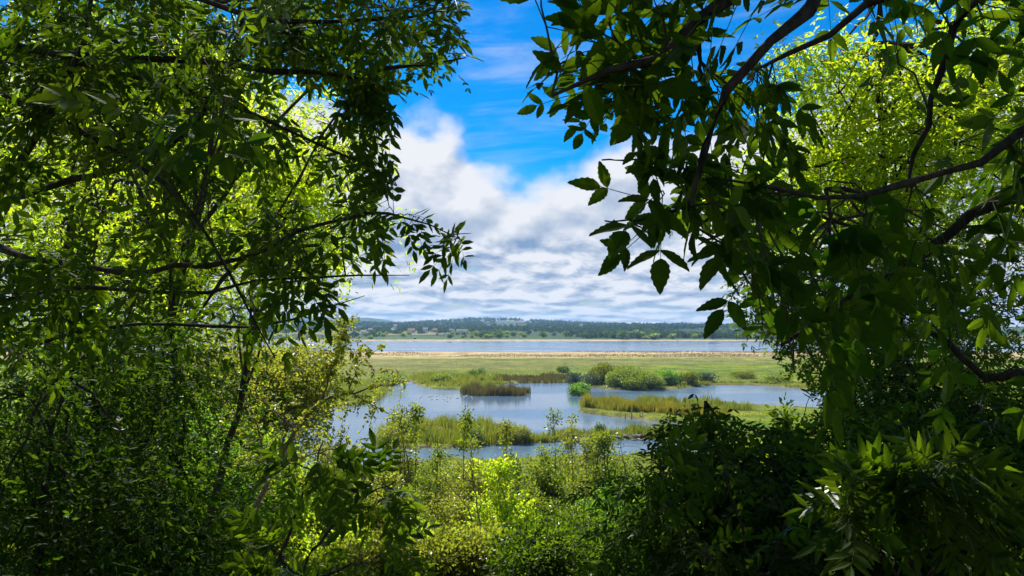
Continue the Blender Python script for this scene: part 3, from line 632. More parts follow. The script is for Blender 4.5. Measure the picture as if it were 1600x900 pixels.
def make_tree(name, label, cat, base, trunk, tr, limbs, jobs, lmat, barkm='bark', group=None, trunk_k=14, twig='twig', extra=None, split=False):
    """trunk: world points from the ground up; limbs: (list of world points, r0, r1); jobs: dicts for sprays (targets and options)"""
    t = thing(name, label, cat, (base[0], base[1], ground_z(*base[:2])), group)
    tk = MB(); Q = smooth_line(np.c_[trunk, np.linspace(tr[0], tr[1], len(trunk))], trunk_k, tr[0]*.25, 3)
    tubes(tk, [Q[:, :3]], [Q[:, 3]], 9); tk.build('trunk', M[barkm], t, True); anchors = [Q[len(Q)//3:, :3]]
    for i, (pts, r0, r1) in enumerate(limbs):
        mb = MB(); k = max(8, 3*len(pts)+4); a = np.c_[np.array(pts), np.linspace(r0, r1, len(pts))]; q = smooth_line(a, k, r0*.55, 17+i); q[:, 3] = np.maximum(q[:, 3], .002)
        tubes(mb, [q[:, :3]], [q[:, 3]*(1+.18*np.sin(np.arange(k)*2.3))], 7); mb.build('branch', M[barkm], t, True)
        u = np.linspace(0, 1, 40); s_ = np.linspace(0, 1, k); anchors.append(np.stack([np.interp(u, s_, q[:, c]) for c in range(3)], 1))
    A = np.concatenate(anchors); tw = MB(); lv = MB(); st = MB()
    for j in jobs:
        j = dict(j); tg = j.pop('targets'); j.setdefault('keep', keep_win)
        if not split: sprays(tw, lv, st, tg, A, **j); continue
        for q_ in tg:                    # every spray a twig of its own that carries its leaves
            a_ = MB(); b_ = MB(); sprays(a_, b_, a_, q_[None], A, **j)
            if b_.n: b_.build('leaf_spray', lmat, a_.build('twig', M[twig], t))
    if extra: extra(lv, st, tw)
    if tw.n: tw.build('twigs', M[twig], t)
    if st.n: st.build('leaf_stalks', M['stalk'], t)
    if lv.n: lv.build('leaves', lmat, t)
    return t
def region(poly, d0, d1, n_):
    q = poly_px(poly, n_); return at(q[:, 0], q[:, 1], rng.uniform(d0, d1, n_))

# left near ash: its trunk stands outside the frame at the left
TL = np.array([-6.2, 3.6]); zt = ground_z(*TL)
trunkL = [(TL[0], TL[1], zt-.2), (-6.1, 3.6, 15), (-5.9, 3.7, 17), (-5.5, 3.7, 19.5), (-5.0, 3.8, 22.5)]
def from_l(z, P, d0=None): return [(-6.05, 3.65, z)]+[tuple(q) for q in guide(P)]
limbsL = [
 (from_l(15.6, [(-60,320,4.6),(0,300,4.4),(50,240,4.2),(100,130,4.1),(130,90,4.0),(150,-40,4.0)]), .035, .010),
 (from_l(16.2, [(-60,70,4.5),(0,75,4.3),(120,85,4.1),(300,95,4.0),(480,125,3.9),(600,118,3.8),(680,80,3.8),(728,90,3.8)]), .030, .003),
 (from_l(15.2, [(-40,330,5),(95,290,4.3),(200,262,4.0),(290,225,3.9),(330,180,3.8),(352,120,3.7),(360,60,3.7)]), .024, .005),
 (from_l(16.0, [(-60,90,4),(0,140,3.8),(100,190,3.7),(190,240,3.6),(260,280,3.6),(330,390,3.6),(380,470,3.6),(430,560,3.6)]), .022, .003),
 (from_l(14.9, [(-60,380,5),(0,390,4.6),(100,410,4.4),(205,428,4.2),(330,422,4.1),(430,380,4.0),(540,330,3.9),(610,326,3.8),(680,350,3.8),(722,375,3.8)]), .026, .002),
 (from_l(16.1, [(0,60,4.5),(120,100,4.2),(200,110,4.1),(380,170,4.1),(450,210,4.0),(560,235,4.0),(600,262,4.0),(620,290,4.0)]), .020, .002),
 (from_l(17.0, [(0,-60,4.4),(200,-30,4.2),(420,30,4.1),(560,50,4.0),(650,20,3.9),(720,10,3.9)]), .026, .003),
 (from_l(14.6, [(-40,560,4.8),(60,530,4.6),(250,500,4.4),(420,520,4.3),(520,480,4.2),(570,462,4.1)]), .018, .002),
 (from_l(14.8, [(0,480,4),(120,440,3.8),(250,470,3.7),(400,440,3.6),(560,420,3.6),(640,430,3.6)]), .016, .002),
 ([(-5.3,3.75,20.5), (-4,3.2,21.3), (-2,2.6,21.8), (.5,2.5,22)], .09, .02),
 ([(-5.2,3.75,21), (-4.5,5,22.5), (-3,6.5,23.5), (-1,7,24)], .08, .02), ([(-4.5,5,22.5), (-3.4,8,22.8), (-1.5,11,22.9), (.5,12,22.6)], .06, .02),
 ([(-5.5,3.7,19.5), (-7,2,21), (-8.5,0,22)], .08, .02)]
ashspec = dict(nodes=4, run=.5, L=.185, pairs=3, ll=.070, lw=.027, kind=1, r0=.0035, droop=.25, tilt=.5)
RL1 = [(-80,-80),(730,-80),(764,100),(700,130),(640,140),(600,150),(625,200),(600,280),(560,250),(450,190),(300,170),(-80,190)]
RL2 = [(-80,170),(300,170),(450,190),(570,300),(560,440),(500,520),(400,560),(-80,560)]
RLt = [(598,326),(700,335),(738,392),(700,440),(600,450),(580,400)]
RLu = [(540,120),(620,120),(635,185),(610,215),(630,262),(615,302),(560,300)]
def shade_canopy(lv, st, tw):  # unseen crown leaves, oversized and placed to shade the near branches
    n_ = 4600; P = np.stack([rng.uniform(-12, 2.5, n_), rng.uniform(-1.5, 9.5, n_), rng.uniform(19.2, 24.5, n_)], 1)
    k = (P[:, 2]-CAMZ) > .62*np.maximum(P[:, 1], 0)+.8; k &= fbm(P[:, 0]*.7, P[:, 1]*.7+P[:, 2]*.3, 3, 71) > .36; P = P[k]; n_ = len(P)
    Q = np.stack([rng.uniform(-2.6, 1.6, 1100), rng.uniform(9.3, 13, 1100), rng.uniform(21.2, 23.6, 1100)], 1); Q = Q[(Q[:, 2]-CAMZ) > .50*Q[:, 1]+.2]; P = np.concatenate([P, Q]); n_ = len(P)  # extra patch added above the frame to block sun from the lower right
    compound(lv, None, P, nrm(rng.normal(0, 1, (n_, 3))*[1, 1, .35]), nrm(np.array([0, 0, 1.])+rng.normal(0, .4, (n_, 3))), np.full(n_, .5), 3, .20, .085, 1)
make_tree('ash_tree', 'dark ash tree whose low leafy branches cover the upper left and end against the cloud', 'tree', TL, trunkL, (.20, .10), limbsL,
    [dict(targets=region(RL1, 3.2, 5.2, 105), **ashspec), dict(targets=region(RL2, 3.2, 5.4, 38), **ashspec),
     dict(targets=region([(-60,-60),(170,-60),(190,300),(130,560),(-60,560)], 3.4, 5, 30), **ashspec), dict(targets=region(RLt, 3.7, 4.0, 4), **ashspec), dict(targets=region(RLu, 3.8, 4.3, 12), **ashspec),
     dict(targets=region([(150,60),(320,60),(330,200),(200,210)], 2.3, 2.5, 2), nodes=3, run=.3, L=.22, pairs=2, ll=.085, lw=.042, kind=2, r0=.003)], M['ash'], extra=shade_canopy)

def shade_canopy_r(lv, st, tw):  # unseen overhead leaves added to keep sun off the lower right
    n_ = 900; P = np.stack([rng.uniform(-1, 8.5, n_), rng.uniform(-1, 10.5, n_), rng.uniform(19.3, 25, n_)], 1)
    k = (P[:, 2]-CAMZ) > .62*np.maximum(P[:, 1], 0)+.8; k &= fbm(P[:, 0]*.7, P[:, 1]*.7+P[:, 2]*.3, 3, 73) > .36; P = P[k]; n_ = len(P)
    compound(lv, None, P, nrm(rng.normal(0, 1, (n_, 3))*[1, 1, .35]), nrm(np.array([0, 0, 1.])+rng.normal(0, .4, (n_, 3))), np.full(n_, .5), 3, .20, .10, 1)
# right near elder: big leaflets, thick dark branches, trunk outside the frame at the right
TR = np.array([3.3, 1.7]); zt = ground_z(*TR)
trunkR = [(TR[0], TR[1], zt-.2), (3.2, 1.75, 14.6), (3.0, 1.8, 16.2), (2.7, 1.9, 18), (2.3, 2.1, 20)]
def from_r(z, P): return [(3.02, 1.8, z)]+[tuple(q) for q in guide(P)]
limbsR = [
 (from_r(17.2, [(1350,-120,2.1),(1160,0,1.8),(1090,28,1.78),(1020,75,1.76),(960,115,1.75),(905,146,1.75),(862,150,1.75)]), .024, .004),
 (from_r(17.0, [(1400,-150,2.2),(1255,0,1.85),(1200,85,1.8),(1140,170,1.78),(1105,240,1.76),(1078,322,1.76)]), .021, .006),
 (from_r(16.8, [(1500,-60,2.3),(1370,0,2.3),(1320,30,2.3),(1262,75,2.3),(1180,110,2.3)]), .022, .004),
 (from_r(16.7, [(1560,-60,2.4),(1505,0,2.4),(1480,80,2.4),(1455,170,2.4),(1430,230,2.4),(1416,300,2.4)]), .018, .005),
 (from_r(15.6, [(1700,230,2.6),(1620,275,2.6),(1540,340,2.6),(1450,390,2.6),(1370,450,2.6),(1280,500,2.5),(1220,540,2.4)]), .030, .006),
 (from_r(15.2, [(1750,560,3),(1620,585,3),(1535,600,3),(1490,560,3),(1440,510,3)]), .030, .008),
 ([tuple(q) for q in guide([(1092,32,2.0),(1096,90,2.0),(1090,128,2.0)])], .009, .003),
 ([tuple(q) for q in guide([(988,98,1.95),(985,140,1.95),(972,180,1.95)])], .008, .003),
 (from_r(15.9, [(1650,150,2.2),(1560,240,2.1),(1400,300,2.0),(1250,330,1.9),(1130,280,1.9)]), .016, .003),
 ([tuple(q) for q in guide([(1078,322,2.0),(1040,335,1.98),(990,345,1.97),(945,345,1.96)])], .005, .0015),
 ([tuple(q) for q in guide([(1090,290,2.0),(1040,262,1.98),(1000,250,1.97),(940,250,1.96)])], .005, .0015)]
big = dict(nodes=2, run=.26, L=.21, pairs=2, ll=.080, lw=.035, kind=2, r0=.0035, droop=.3, tilt=.5)
med = dict(nodes=2, run=.24, L=.15, pairs=3, ll=.050, lw=.023, kind=2, r0=.0025, droop=.15, tilt=.5)
RA = [(806,165),(828,130),(812,98),(850,70),(950,90),(1060,60),(1130,150),(1060,200),(960,175),(918,205),(870,208)]
RA2 = [(960,60),(1180,-60),(1260,60),(1170,200),(1100,230),(1000,180)]
RB = [(905,272),(915,238),(962,238),(1060,225),(1120,200),(1140,330),(1098,370),(1068,318),(1040,395),(935,385),(940,340),(1000,318),(955,295)]
RC = [(770,-40),(960,-60),(1200,-60),(1100,20),(960,70),(950,45),(900,35),(845,45),(822,-5)]
RD = [(1100,230),(1215,190),(1260,320),(1420,350),(1620,300),(1620,520),(1480,520),(1290,560),(1240,590),(1210,545),(1170,520),(1160,440),(1110,370)]
RE = [(1250,-60),(1700,-60),(1700,300),(1580,260),(1530,60),(1250,50)]
make_tree('elder_tree', 'near dark tree with big serrated leaves hanging in from the upper right', 'tree', TR, trunkR, (.11, .06), limbsR,
    [dict(targets=region(RA, 1.9, 2.15, 15), **med), dict(targets=region(RA2, 1.9, 2.5, 7), **big), dict(targets=region(RB, 1.9, 2.1, 8), **big),
     dict(targets=region(RC, 1.7, 2.2, 11), **big), dict(targets=region(RD, 1.9, 3.4, 25), **big), dict(targets=region(RE, 2.0, 3.0, 13), **big),
     dict(targets=region([(1640,-300),(2500,-300),(2500,620),(1640,620)], 1.8, 3.0, 60), **big), dict(targets=region([(1150,480),(1260,470),(1280,600),(1225,580)], 1.7, 2.0, 4), **big)], M['ash_near'], extra=shade_canopy_r)

# trees at middle distance
def mid_tree(name, label, cat, px, d, th, blobs, lmat, n_leaf=9000, ll=.07, lw=.03, tr=.10, barkm='bark', keep=keep_win, kind=1, group=None, lean=0., pairs=2, L=.16):
    x = (px-800)/FPX*d; gz = ground_z(x, d); t = thing(name, label, cat, (x, d, gz), group)
    B = [(at(bx, by, bd), rx*bd/FPX, ry*bd/FPX) for bx, by, bd, rx, ry in blobs]
    C0 = np.mean([b[0] for b in B], 0); topz = max(b[0][2]+b[2]*.5 for b in B); tz = gz+th
    trk = np.array([(x, d, gz-.2), (x+.04, d, gz+(tz-gz)*.5), (x*.6+C0[0]*.4+lean, d*.6+C0[1]*.4, tz), (C0[0], C0[1], max(topz, tz+.3))])
    Q = smooth_line(np.c_[trk, [tr, tr*.8, tr*.55, tr*.15]], 16, tr*.3, 4); mb = MB(); tubes(mb, [Q[:, :3]], [Q[:, 3]], 8); mb.build('trunk', M[barkm], t, True)
    lb = MB(); lv = MB(); vol = np.array([b[1]**1.5*b[2] for b in B]); vol /= vol.sum(); A = Q[6:, :3]
    for (c, rx, rz), v in zip(B, vol):
        n_c = max(4, int(v*n_leaf/((2*pairs+1)*14))); u = nrm(rng.normal(0, 1, (n_c, 3)))*(rng.random(n_c)**.42)[:, None]
        T = c+u*np.array([rx, min(rx, 2.2), rz])
        if keep is not None: T = T[keep(T)]
        if not len(T): continue
        m_ = max(3, len(T)//9); main = T[:m_]
        P = stems(lb, A[rng.integers(0, len(A), m_)], main, tr*.34, 8, .06, 5); AA = P[:, 2:].reshape(-1, 3)
        j = np.argmin(((T[:, None]-AA[None])**2).sum(-1), 1); stems(lb, AA[j], T, tr*.10, 5, .07, 3)
        n_ = len(T)*14; I = np.repeat(np.arange(len(T)), 14); off = rng.normal(0, .20+.05*rx, (n_, 3))*[1, 1, .7]; PP = T[I]+off
        D = nrm(off+rng.normal(0, .2, (n_, 3))-[0, 0, .12]); Nn = nrm(np.array([0, 0, .9])+rng.normal(0, .5, (n_, 3)))
        if pairs: compound(lv, None, PP, D, Nn, L*rng.uniform(.7, 1.2, n_), pairs, ll, lw, kind, keep)
        else:
            if keep is not None: g = keep(PP); PP, D, Nn = PP[g], D[g], Nn[g]
            leaves(lv, PP, D, Nn, ll*rng.uniform(.6, 1.3, len(PP)), lw*rng.uniform(.7, 1.2, len(PP)), kind)
    lb.build('branches', M[barkm], t); lv.build('leaves', lmat, t); return t
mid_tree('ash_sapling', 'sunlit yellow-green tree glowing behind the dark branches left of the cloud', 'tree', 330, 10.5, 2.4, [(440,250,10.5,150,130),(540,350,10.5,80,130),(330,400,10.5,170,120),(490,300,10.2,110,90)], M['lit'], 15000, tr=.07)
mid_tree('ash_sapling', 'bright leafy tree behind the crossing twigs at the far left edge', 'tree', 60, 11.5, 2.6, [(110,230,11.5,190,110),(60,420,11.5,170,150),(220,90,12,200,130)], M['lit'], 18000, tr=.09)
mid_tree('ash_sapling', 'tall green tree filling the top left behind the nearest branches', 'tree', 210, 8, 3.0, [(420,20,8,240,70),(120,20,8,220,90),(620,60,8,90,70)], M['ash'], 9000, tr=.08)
mid_tree('willow_tree', 'farther pale yellow tree glowing through gaps of the left trees', 'tree', 250, 38, 9, [(380,300,38,190,130),(200,420,38,200,110),(480,420,38,80,70),(60,250,38,180,150),(280,150,38,180,100)], M['lit'], 34000, tr=.28, ll=.24, lw=.13, pairs=0)
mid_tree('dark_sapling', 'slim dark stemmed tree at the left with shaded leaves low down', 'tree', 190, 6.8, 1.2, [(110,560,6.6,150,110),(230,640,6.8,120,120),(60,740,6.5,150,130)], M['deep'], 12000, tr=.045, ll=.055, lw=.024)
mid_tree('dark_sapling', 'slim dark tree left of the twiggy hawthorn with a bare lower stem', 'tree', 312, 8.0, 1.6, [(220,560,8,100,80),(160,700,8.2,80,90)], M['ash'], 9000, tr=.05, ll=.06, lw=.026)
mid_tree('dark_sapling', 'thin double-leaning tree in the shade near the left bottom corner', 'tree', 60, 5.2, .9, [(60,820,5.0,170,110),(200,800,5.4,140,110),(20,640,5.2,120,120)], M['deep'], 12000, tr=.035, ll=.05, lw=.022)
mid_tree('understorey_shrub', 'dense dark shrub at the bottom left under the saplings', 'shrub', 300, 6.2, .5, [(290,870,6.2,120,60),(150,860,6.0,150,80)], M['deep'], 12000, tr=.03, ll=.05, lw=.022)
mid_tree('hazel_shrub', 'lit green shrub seen between dark stems at the lower left', 'shrub', 250, 15, 1.0, [(250,720,15,180,100),(380,760,15,110,80),(100,700,15,160,120)], M['fresh'], 36000, tr=.05, ll=.07, lw=.045, pairs=0)
mid_tree('hazel_shrub', 'yellowish sunlit shrub behind the twiggy hawthorn', 'shrub', 430, 19, 1.2, [(430,640,19,110,80),(480,590,19,80,60),(350,600,19,110,90)], M['hawthorn'], 30000, tr=.05, ll=.09, lw=.055, pairs=0)
mid_tree('ash_sapling', 'brightest yellow-green tree behind the big leaves at the upper right', 'tree', 1390, 10.0, 3.0, [(1330,150,10,120,95),(1250,110,10,60,50),(1460,260,10,200,150),(1290,330,10,130,110),(1560,90,10.5,120,150)], M['lit'], 46000, tr=.09)
mid_tree('ash_sapling', 'green tree with small leaflets edging the sky right of the estuary', 'tree', 1330, 8.0, 2.2, [(1200,450,8,75,80),(1170,340,8.3,70,80),(1320,480,8,140,110),(1480,450,8,160,120)], M['ash'], 24000, tr=.06, ll=.05, lw=.022)
mid_tree('thorn_tree', 'twiggy shaded tree with crossing dark branches at the right under the big leaves', 'tree', 1480, 6.5, 1.3, [(1400,600,6.5,150,80),(1540,640,6.5,140,90),(1310,640,6.5,80,60)], M['ash'], 20000, tr=.06, ll=.04, lw=.020)
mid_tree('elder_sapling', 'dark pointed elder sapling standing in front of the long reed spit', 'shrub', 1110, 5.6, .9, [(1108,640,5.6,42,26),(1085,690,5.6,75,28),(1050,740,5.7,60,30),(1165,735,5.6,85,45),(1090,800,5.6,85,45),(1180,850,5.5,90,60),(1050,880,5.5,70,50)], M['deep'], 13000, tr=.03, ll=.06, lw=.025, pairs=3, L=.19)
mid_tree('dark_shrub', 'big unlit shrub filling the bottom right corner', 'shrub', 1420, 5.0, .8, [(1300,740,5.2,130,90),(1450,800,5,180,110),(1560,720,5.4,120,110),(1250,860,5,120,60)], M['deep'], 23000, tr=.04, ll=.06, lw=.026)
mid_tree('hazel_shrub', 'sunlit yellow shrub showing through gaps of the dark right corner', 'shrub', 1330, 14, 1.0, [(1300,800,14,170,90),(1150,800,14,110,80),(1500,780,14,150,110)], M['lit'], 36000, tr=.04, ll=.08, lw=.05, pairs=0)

# pinnate saplings close to the camera at the bottom
def sapling(name, label, base, stemsP, targets, spec, lmat, r=.012, cat='sapling'):
    gz = ground_z(*base); tr = [(base[0], base[1], gz-.1), (base[0]+.03, base[1], gz+.3), (base[0]+.05, base[1], gz+.55)]
    limbs = [([tr[-1]]+[tuple(q) for q in guide(P)], r, .003) for P in stemsP]
    return make_tree(name, label, cat, base, tr, (r*1.4, r), limbs, [dict(targets=targets, **spec)], lmat, trunk_k=6)
sp4 = dict(nodes=3, run=.28, L=.22, pairs=4, ll=.075, lw=.026, kind=2, r0=.004, droop=.1, tilt=.5, keep=None)
x = (470-800)/FPX*3.9
sapling('rowan_sapling', 'dark rowan sapling with feathery leaves left of the sunlit bottom shrubs', (x, 3.9), [[(432,880,3.9),(470,780,3.9),(505,690,3.9)],[(470,880,3.9),(560,780,3.9),(620,750,3.9)],[(500,900,3.9),(600,870,3.8)]],
    np.concatenate([region([(430,700),(540,690),(540,740),(440,745)], 3.8, 4.1, 2), region([(540,745),(650,740),(650,800),(560,800)], 3.7, 4.1, 3), region([(400,840),(660,840),(660,910),(400,910)], 3.6, 4.2, 6)]), sp4, M['ash'])
sapling('ash_seedling', 'lighter long-leaved ash sprig in front of the dark bottom right corner', ((1430-800)/FPX*3.1, 3.1), [[(1430,900,3.1),(1410,800,3.0),(1450,740,3.0)],[(1450,900,3.1),(1520,800,3.0)],[(1400,900,3.1),(1330,830,3.0)]],
    region([(1290,720),(1560,690),(1590,860),(1290,880)], 2.8, 3.2, 20), dict(sp4, L=.17, ll=.085, lw=.024, tilt=.6), M['ash'])
sapling('elder_sapling', 'leafy elder shoot at the bottom right of centre before the dark sapling', ((1180-800)/FPX*4.4, 4.4), [[(1180,900,4.4),(1150,800,4.4),(1120,700,4.4)],[(1200,900,4.4),(1240,780,4.4)],[(1150,920,4.4),(1060,820,4.4),(1030,730,4.4)]],
    region([(1020,680),(1120,640),(1260,690),(1280,900),(1020,900)], 4.2, 4.8, 20), dict(sp4, L=.2, ll=.07, lw=.032, pairs=3, keep=keep_win), M['ash'])

# the pale hawthorn that reaches over the water at the left
hx = (395-800)/FPX*12; gzh = ground_z(hx, 12)
gh = lambda P: [tuple(q) for q in guide([(a, b, 12 if len(c) == 0 else c[0]) for a, b, *c in P])]
trH = [(hx-.1, 12, gzh-.2)]+gh([(398,800),(425,730),(462,672)])
limH = [(gh([(462,672),(500,628),(545,612),(590,606),(640,596)]), .030, .004), (gh([(462,672),(420,635),(370,600),(330,590)]), .022, .004), (gh([(500,628),(518,580),(532,540),(545,500)]), .018, .003),
        (gh([(545,612),(580,632),(615,650),(640,640)]), .012, .002), (gh([(425,730),(470,715),(520,700),(555,715)]), .018, .003), (gh([(440,700),(450,620),(440,560),(470,520)]), .018, .003), (gh([(545,612),(560,570),(590,545),(605,538)]), .008, .002),
        (gh([(420,740),(400,660),(360,560),(350,520)]), .018, .003)]
hsp = dict(nodes=7, run=.34, ll=.055, lw=.038, kind=1, r0=.003, droop=.0, simple=True, tilt=.9, keep=None, wob=.09)
make_tree('hawthorn_tree', 'pale branched hawthorn with small yellow-green leaves reaching over the pond at left', 'tree', (hx-.1, 12), trH, (.05, .035), limH,
    [dict(targets=region([(480,540),(600,545),(640,590),(630,650),(560,640),(520,640)], 11.4, 12.6, 70), **hsp), dict(targets=region([(500,490),(560,500),(575,560),(480,600)], 11.4, 12.6, 90), **hsp),
     dict(targets=region([(330,560),(500,540),(540,640),(545,700),(520,760),(380,790),(330,720)], 11.2, 13, 240), **hsp), dict(targets=region([(540,640),(585,640),(575,740),(530,740)], 11.6, 12.4, 30), **hsp)], M['hawthorn'], 'bark_pale')

# ------------------------------------------------------------------ sunlit shrubs on the slope
def slope_shrub(name, label, px, ytop, d, r_px, m, n_=5000, ll=.07, lw=.045, barkm='twig', dens=1.0, bare=False, cat='shrub'):
    x = (px-800)/FPX*d; gz = ground_z(x, d); topz = CAMZ+(HOR-ytop)/FPX*d; h = max(topz-gz, .5); r = r_px/FPX*d
    t = thing(name, label, cat, (x, d, gz)); sb = MB(); f = MB()
    nt = int(10+r*12); a = rng.uniform(0, 6.28, nt); q = np.sqrt(rng.random(nt)); hh = h*(1-.45*q**2)*rng.uniform(.35, 1.0, nt)
    hh[0] = h; q[0] = .1
    tips = np.stack([x+np.cos(a)*q*r, d+np.sin(a)*q*min(r, 2.5), gz+hh], 1)
    P = stems(sb, np.stack([np.full(nt, x)+np.cos(a)*r*.12, d+np.sin(a)*r*.12, np.full(nt, gz-.05)], 1), tips, .016+.005*h, 9, .07, 4, .4)
    sub = 5; src = P[:, 3:].reshape(-1, 3); src = src[rng.integers(0, len(src), nt*sub)]; tip2 = src+rng.normal(0, 1, src.shape)*[.22*r+.12, .22*r+.12, .16*r+.12]; tip2[:, 2] += .15
    tip2[:, 2] = np.minimum(tip2[:, 2], gz+h); P2 = stems(sb, src, tip2, .006, 5, .08, 3)
    cen = np.concatenate([P[:, 4:].reshape(-1, 3), P2[:, 1:].reshape(-1, 3), P2[:, 2:].reshape(-1, 3)])
    n_ = int(n_*dens*1.9); ll *= 1.3; lw *= 1.3; I = rng.integers(0, len(cen), n_); off = rng.normal(0, .07+.03*r, (n_, 3)); PP = cen[I]+off
    g = PP[:, 2] > gz+.05; PP = PP[g]; off = off[g]
    leaves(f, PP, nrm(off+rng.normal(0, .06, off.shape)), nrm(np.array([0, 0, .7])+rng.normal(0, .6, off.shape)), ll*rng.uniform(.6, 1.3, len(PP)), lw*rng.uniform(.7, 1.2, len(PP)), 0)
    sb.build('stem', M[barkm], t); f.build('foliage', m, t); return t
SH = [
 ('bramble_shrub','yellow-green bramble mound at the water edge below the left channel',560,735,62,55,'hawthorn',5000,.13,.09),
 ('bramble_shrub','green mound at the water edge below the near island left half',640,722,60,55,'shrub',5000,.13,.09),
 ('bramble_shrub','brownish green mound at the water edge below the island right half',720,716,58,50,'hawthorn',5000,.13,.09),
 ('bramble_shrub','leafy mound at the water edge left of the thin saplings',800,712,56,50,'shrub',5000,.13,.09),
 ('bramble_shrub','yellowish mound at the water edge under the causeway',880,710,58,50,'hawthorn',5000,.13,.09),
 ('bramble_shrub','warm green mound at the water edge beside the dark right sapling',965,708,55,55,'shrub',5000,.13,.09),
 ('willow_shrub','tall light shrub with a pointed top overlapping the island left end',632,640,27,26,'hawthorn',3200,.07,.045),
 ('willow_shrub','bushy light green shrub below the middle of the near island',690,700,32,55,'shrub',7500,.08,.05),
 ('willow_shrub','leafy yellow shrub directly below the white birds',740,690,28,48,'hawthorn',7000,.08,.05),
 ('willow_shrub','olive green shrub with upright shoots under the causeway middle',850,700,30,50,'shrub',7500,.08,.05),
 ('willow_shrub','olive shrub with a forked pale stem left of the dark sapling',935,682,26,46,'shrub',6500,.07,.045),
 ('willow_shrub','dark green shrub on the slope below the leafy bank, left of centre',610,760,22,60,'shrub',7500,.065,.04),
 ('hawthorn_shrub','sunny shrub full of small pale leaves at the bottom centre',720,770,20,62,'hawthorn',9000,.06,.04),
 ('hawthorn_shrub','green and gold shrub at the bottom right of centre',830,765,19,62,'shrub',9000,.06,.04),
 ('fresh_shrub','vivid green soft shrub beside the dark right sapling',960,745,24,60,'fresh',9000,.07,.035),
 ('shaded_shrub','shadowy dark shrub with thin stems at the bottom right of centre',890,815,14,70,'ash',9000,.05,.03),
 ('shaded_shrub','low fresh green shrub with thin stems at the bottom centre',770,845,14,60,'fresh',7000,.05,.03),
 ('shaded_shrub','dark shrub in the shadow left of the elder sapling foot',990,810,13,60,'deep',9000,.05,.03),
 ('fresh_shrub','lime green patch shrub above the bottom edge left of centre',640,835,17,60,'fresh',7000,.055,.035),
 ('grass_shrub','pale silvery shrub in the clearing behind the rowan sapling',450,770,26,50,'sallow',5000,.07,.035),
 ('fresh_shrub','sunlit green shrub behind the hawthorn trunk',380,720,30,60,'lit',7000,.08,.05),
 ('hawthorn_shrub','brownish sunlit shrub on the left bank of the pond channel',500,690,45,60,'hawthorn',8000,.11,.07),
 ('hawthorn_shrub','green shrub low on the left bank beyond the hawthorn',440,700,50,60,'shrub',8000,.12,.08),
 ('meadow_shrub','rounded shrub on the right meadow beyond the elder sapling',1190,690,55,45,'shrub',5000,.12,.08),
 ('meadow_shrub','bright shrub on the right meadow seen under the thorn tree',1290,670,60,50,'lit',5000,.13,.08),
 ('meadow_shrub','yellow shrub low on the right slope behind the elder shoot',1130,760,28,60,'lit',7000,.08,.05)]
for a in SH: slope_shrub(a[0], a[1], a[2], a[3], a[4], a[5], M[a[6]], a[7], a[8], a[9], 'bark_pale' if a[6] in ('hawthorn', 'lit') else 'twig')
for i, (px, yt, d, rp, m, lb) in enumerate([(652,632,20,12,'shrub','slender sapling crossing the left end of the near island'),(732,640,21,12,'shrub','sapling with one broad leafy top against the pond below the reed bed'),
        (865,646,22,13,'shrub','left one of two saplings rising before the causeway water'),(893,656,22,12,'hawthorn','right one of two saplings rising before the causeway water'),
        (790,655,22,9,'hawthorn','thin sapling at the right end of the near island'),(912,690,21,9,'hawthorn','short pale sapling before the lower water strip'),(1228,640,10,24,'ash','dark slender sapling with layered leaves before the right meadow')]):
    x = (px-800)/FPX*d; gz = ground_z(x, d); tz = CAMZ+(HOR-yt)/FPX*d; h = tz-gz; t = thing('young_sapling', lb, 'sapling', (x, d, gz))
    sb = MB(); f = MB(); L_ = [(x, d, gz-.1), (x+rng.normal(0, .06), d, gz+h*.35), (x+rng.normal(0, .06), d, gz+h*.7), (x, d, tz)]; q = smooth_line(L_, 10, .012, i); tubes(sb, [q], [np.linspace(.02, .004, 10)], 5)
    r = rp/FPX*d; k_ = int(rng.integers(12, 20)); u = 1-.5*rng.random(k_)**1.5; a = rng.uniform(0, 6.28, k_); st_ = np.stack([np.interp(u, np.linspace(0, 1, 10), q[:, c]) for c in range(3)], 1)
    rr = r*rng.uniform(.5, 1.7, k_)*(1.35-u); tp = st_+np.stack([np.cos(a)*rr, np.sin(a)*rr, rr*.5], 1); P = stems(sb, st_, tp, .006, 5, .05, 3)
    cen = P[:, 1:].reshape(-1, 3); n_ = 560; I = rng.integers(0, len(cen), n_); off = rng.normal(0, .06, (n_, 3)); leaves(f, cen[I]+off, nrm(off), nrm(np.array([0, 0, .7])+rng.normal(0, .5, (n_, 3))), .075, .045, 1)
    sb.build('stem', M['twig'], t); f.build('foliage', M[m], t)
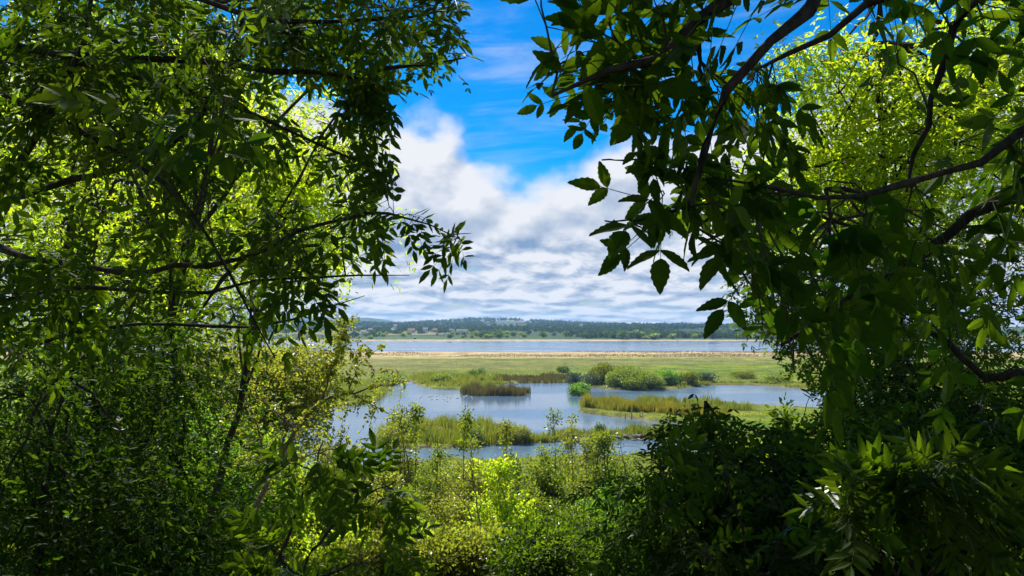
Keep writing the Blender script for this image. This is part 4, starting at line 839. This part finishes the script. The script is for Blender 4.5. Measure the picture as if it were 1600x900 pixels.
for a in [('shaded_shrub','airy gold-green shrub along the bottom edge at centre',720,850,11,70,'hawthorn',3600,.05,.032),
 ('shaded_shrub','leafy green shrub along the bottom edge beside the elder shoot',860,835,10,75,'ash',4500,.05,.032),
 ('shaded_shrub','thin golden shrub along the bottom edge near the rowan sapling',590,860,11,60,'hawthorn',3000,.05,.032),
 ('bramble_shrub','bright low bramble on the bottom edge between rowan and dark shrubs',650,838,13,44,'lit',3200,.055,.036),
 ('bramble_shrub','low gold bramble on the bottom edge under the slanting dry stem',780,828,14,40,'hawthorn',3000,.055,.036),
 ('bramble_shrub','low bright bramble on the bottom edge behind the rowan leaves',520,830,14,50,'lit',3800,.055,.036),
 ('hawthorn_shrub','tall airy sunlit shrub just left of the bottom centre',600,735,17,46,'hawthorn',5000,.06,.042),
 ('hawthorn_shrub','tall airy sunlit shrub in the middle of the slope',790,725,17,50,'lit',5500,.06,.042),
 ('hawthorn_shrub','airy shrub of fresh leaves behind the rowan sapling',510,750,18,50,'lit',6000,.06,.042),
 ('hawthorn_shrub','airy gold-green shrub in the gap between hawthorn and rowan sapling',420,690,16,55,'lit',6500,.06,.042),
 ('hawthorn_shrub','fine twiggy shrub left of the hawthorn trunk in full sun',350,650,17,60,'hawthorn',7000,.06,.042)]: slope_shrub(a[0], a[1], a[2], a[3], a[4], a[5], M[a[6]], a[7], a[8], a[9], 'bark_pale' if a[6] in ('hawthorn', 'lit') else 'twig')
# dry pale branches among the lit shrubs
for P, lb in (([(770,900,12.5),(755,850,12.5),(735,800,12.5),(712,762,12.5)], 'long dry brown stem slanting up from the bottom edge at centre'), ([(752,880,13),(748,800,13),(742,765,13),(738,735,13)], 'upright pale dry stem right of the slanting one'),
              ([(948,820,15),(958,780,15),(985,745,15),(970,700,15)], 'forked pale dry stem before the vivid green shrub')):
    g = guide(P); gz = ground_z(g[0][0], g[0][1]); g = np.vstack([[g[0][0], g[0][1], gz-.1], g]); q = smooth_line(g, 14, .015, 5); t = thing('dry_stem', lb, 'dead branch', (g[0][0], g[0][1], gz))
    mb = MB(); tubes(mb, [q], [np.linspace(.022, .005, 14)], 6); mb.build('stem', M['bark_pale'], t, True)
    mb = MB(); src = q[rng.integers(5, 14, 12)]; stems(mb, src, src+rng.normal(0, .25, (12, 3))+[0, 0, .2], .006, 6, .08, 4); mb.build('side_twigs', M['bark_pale'], t)
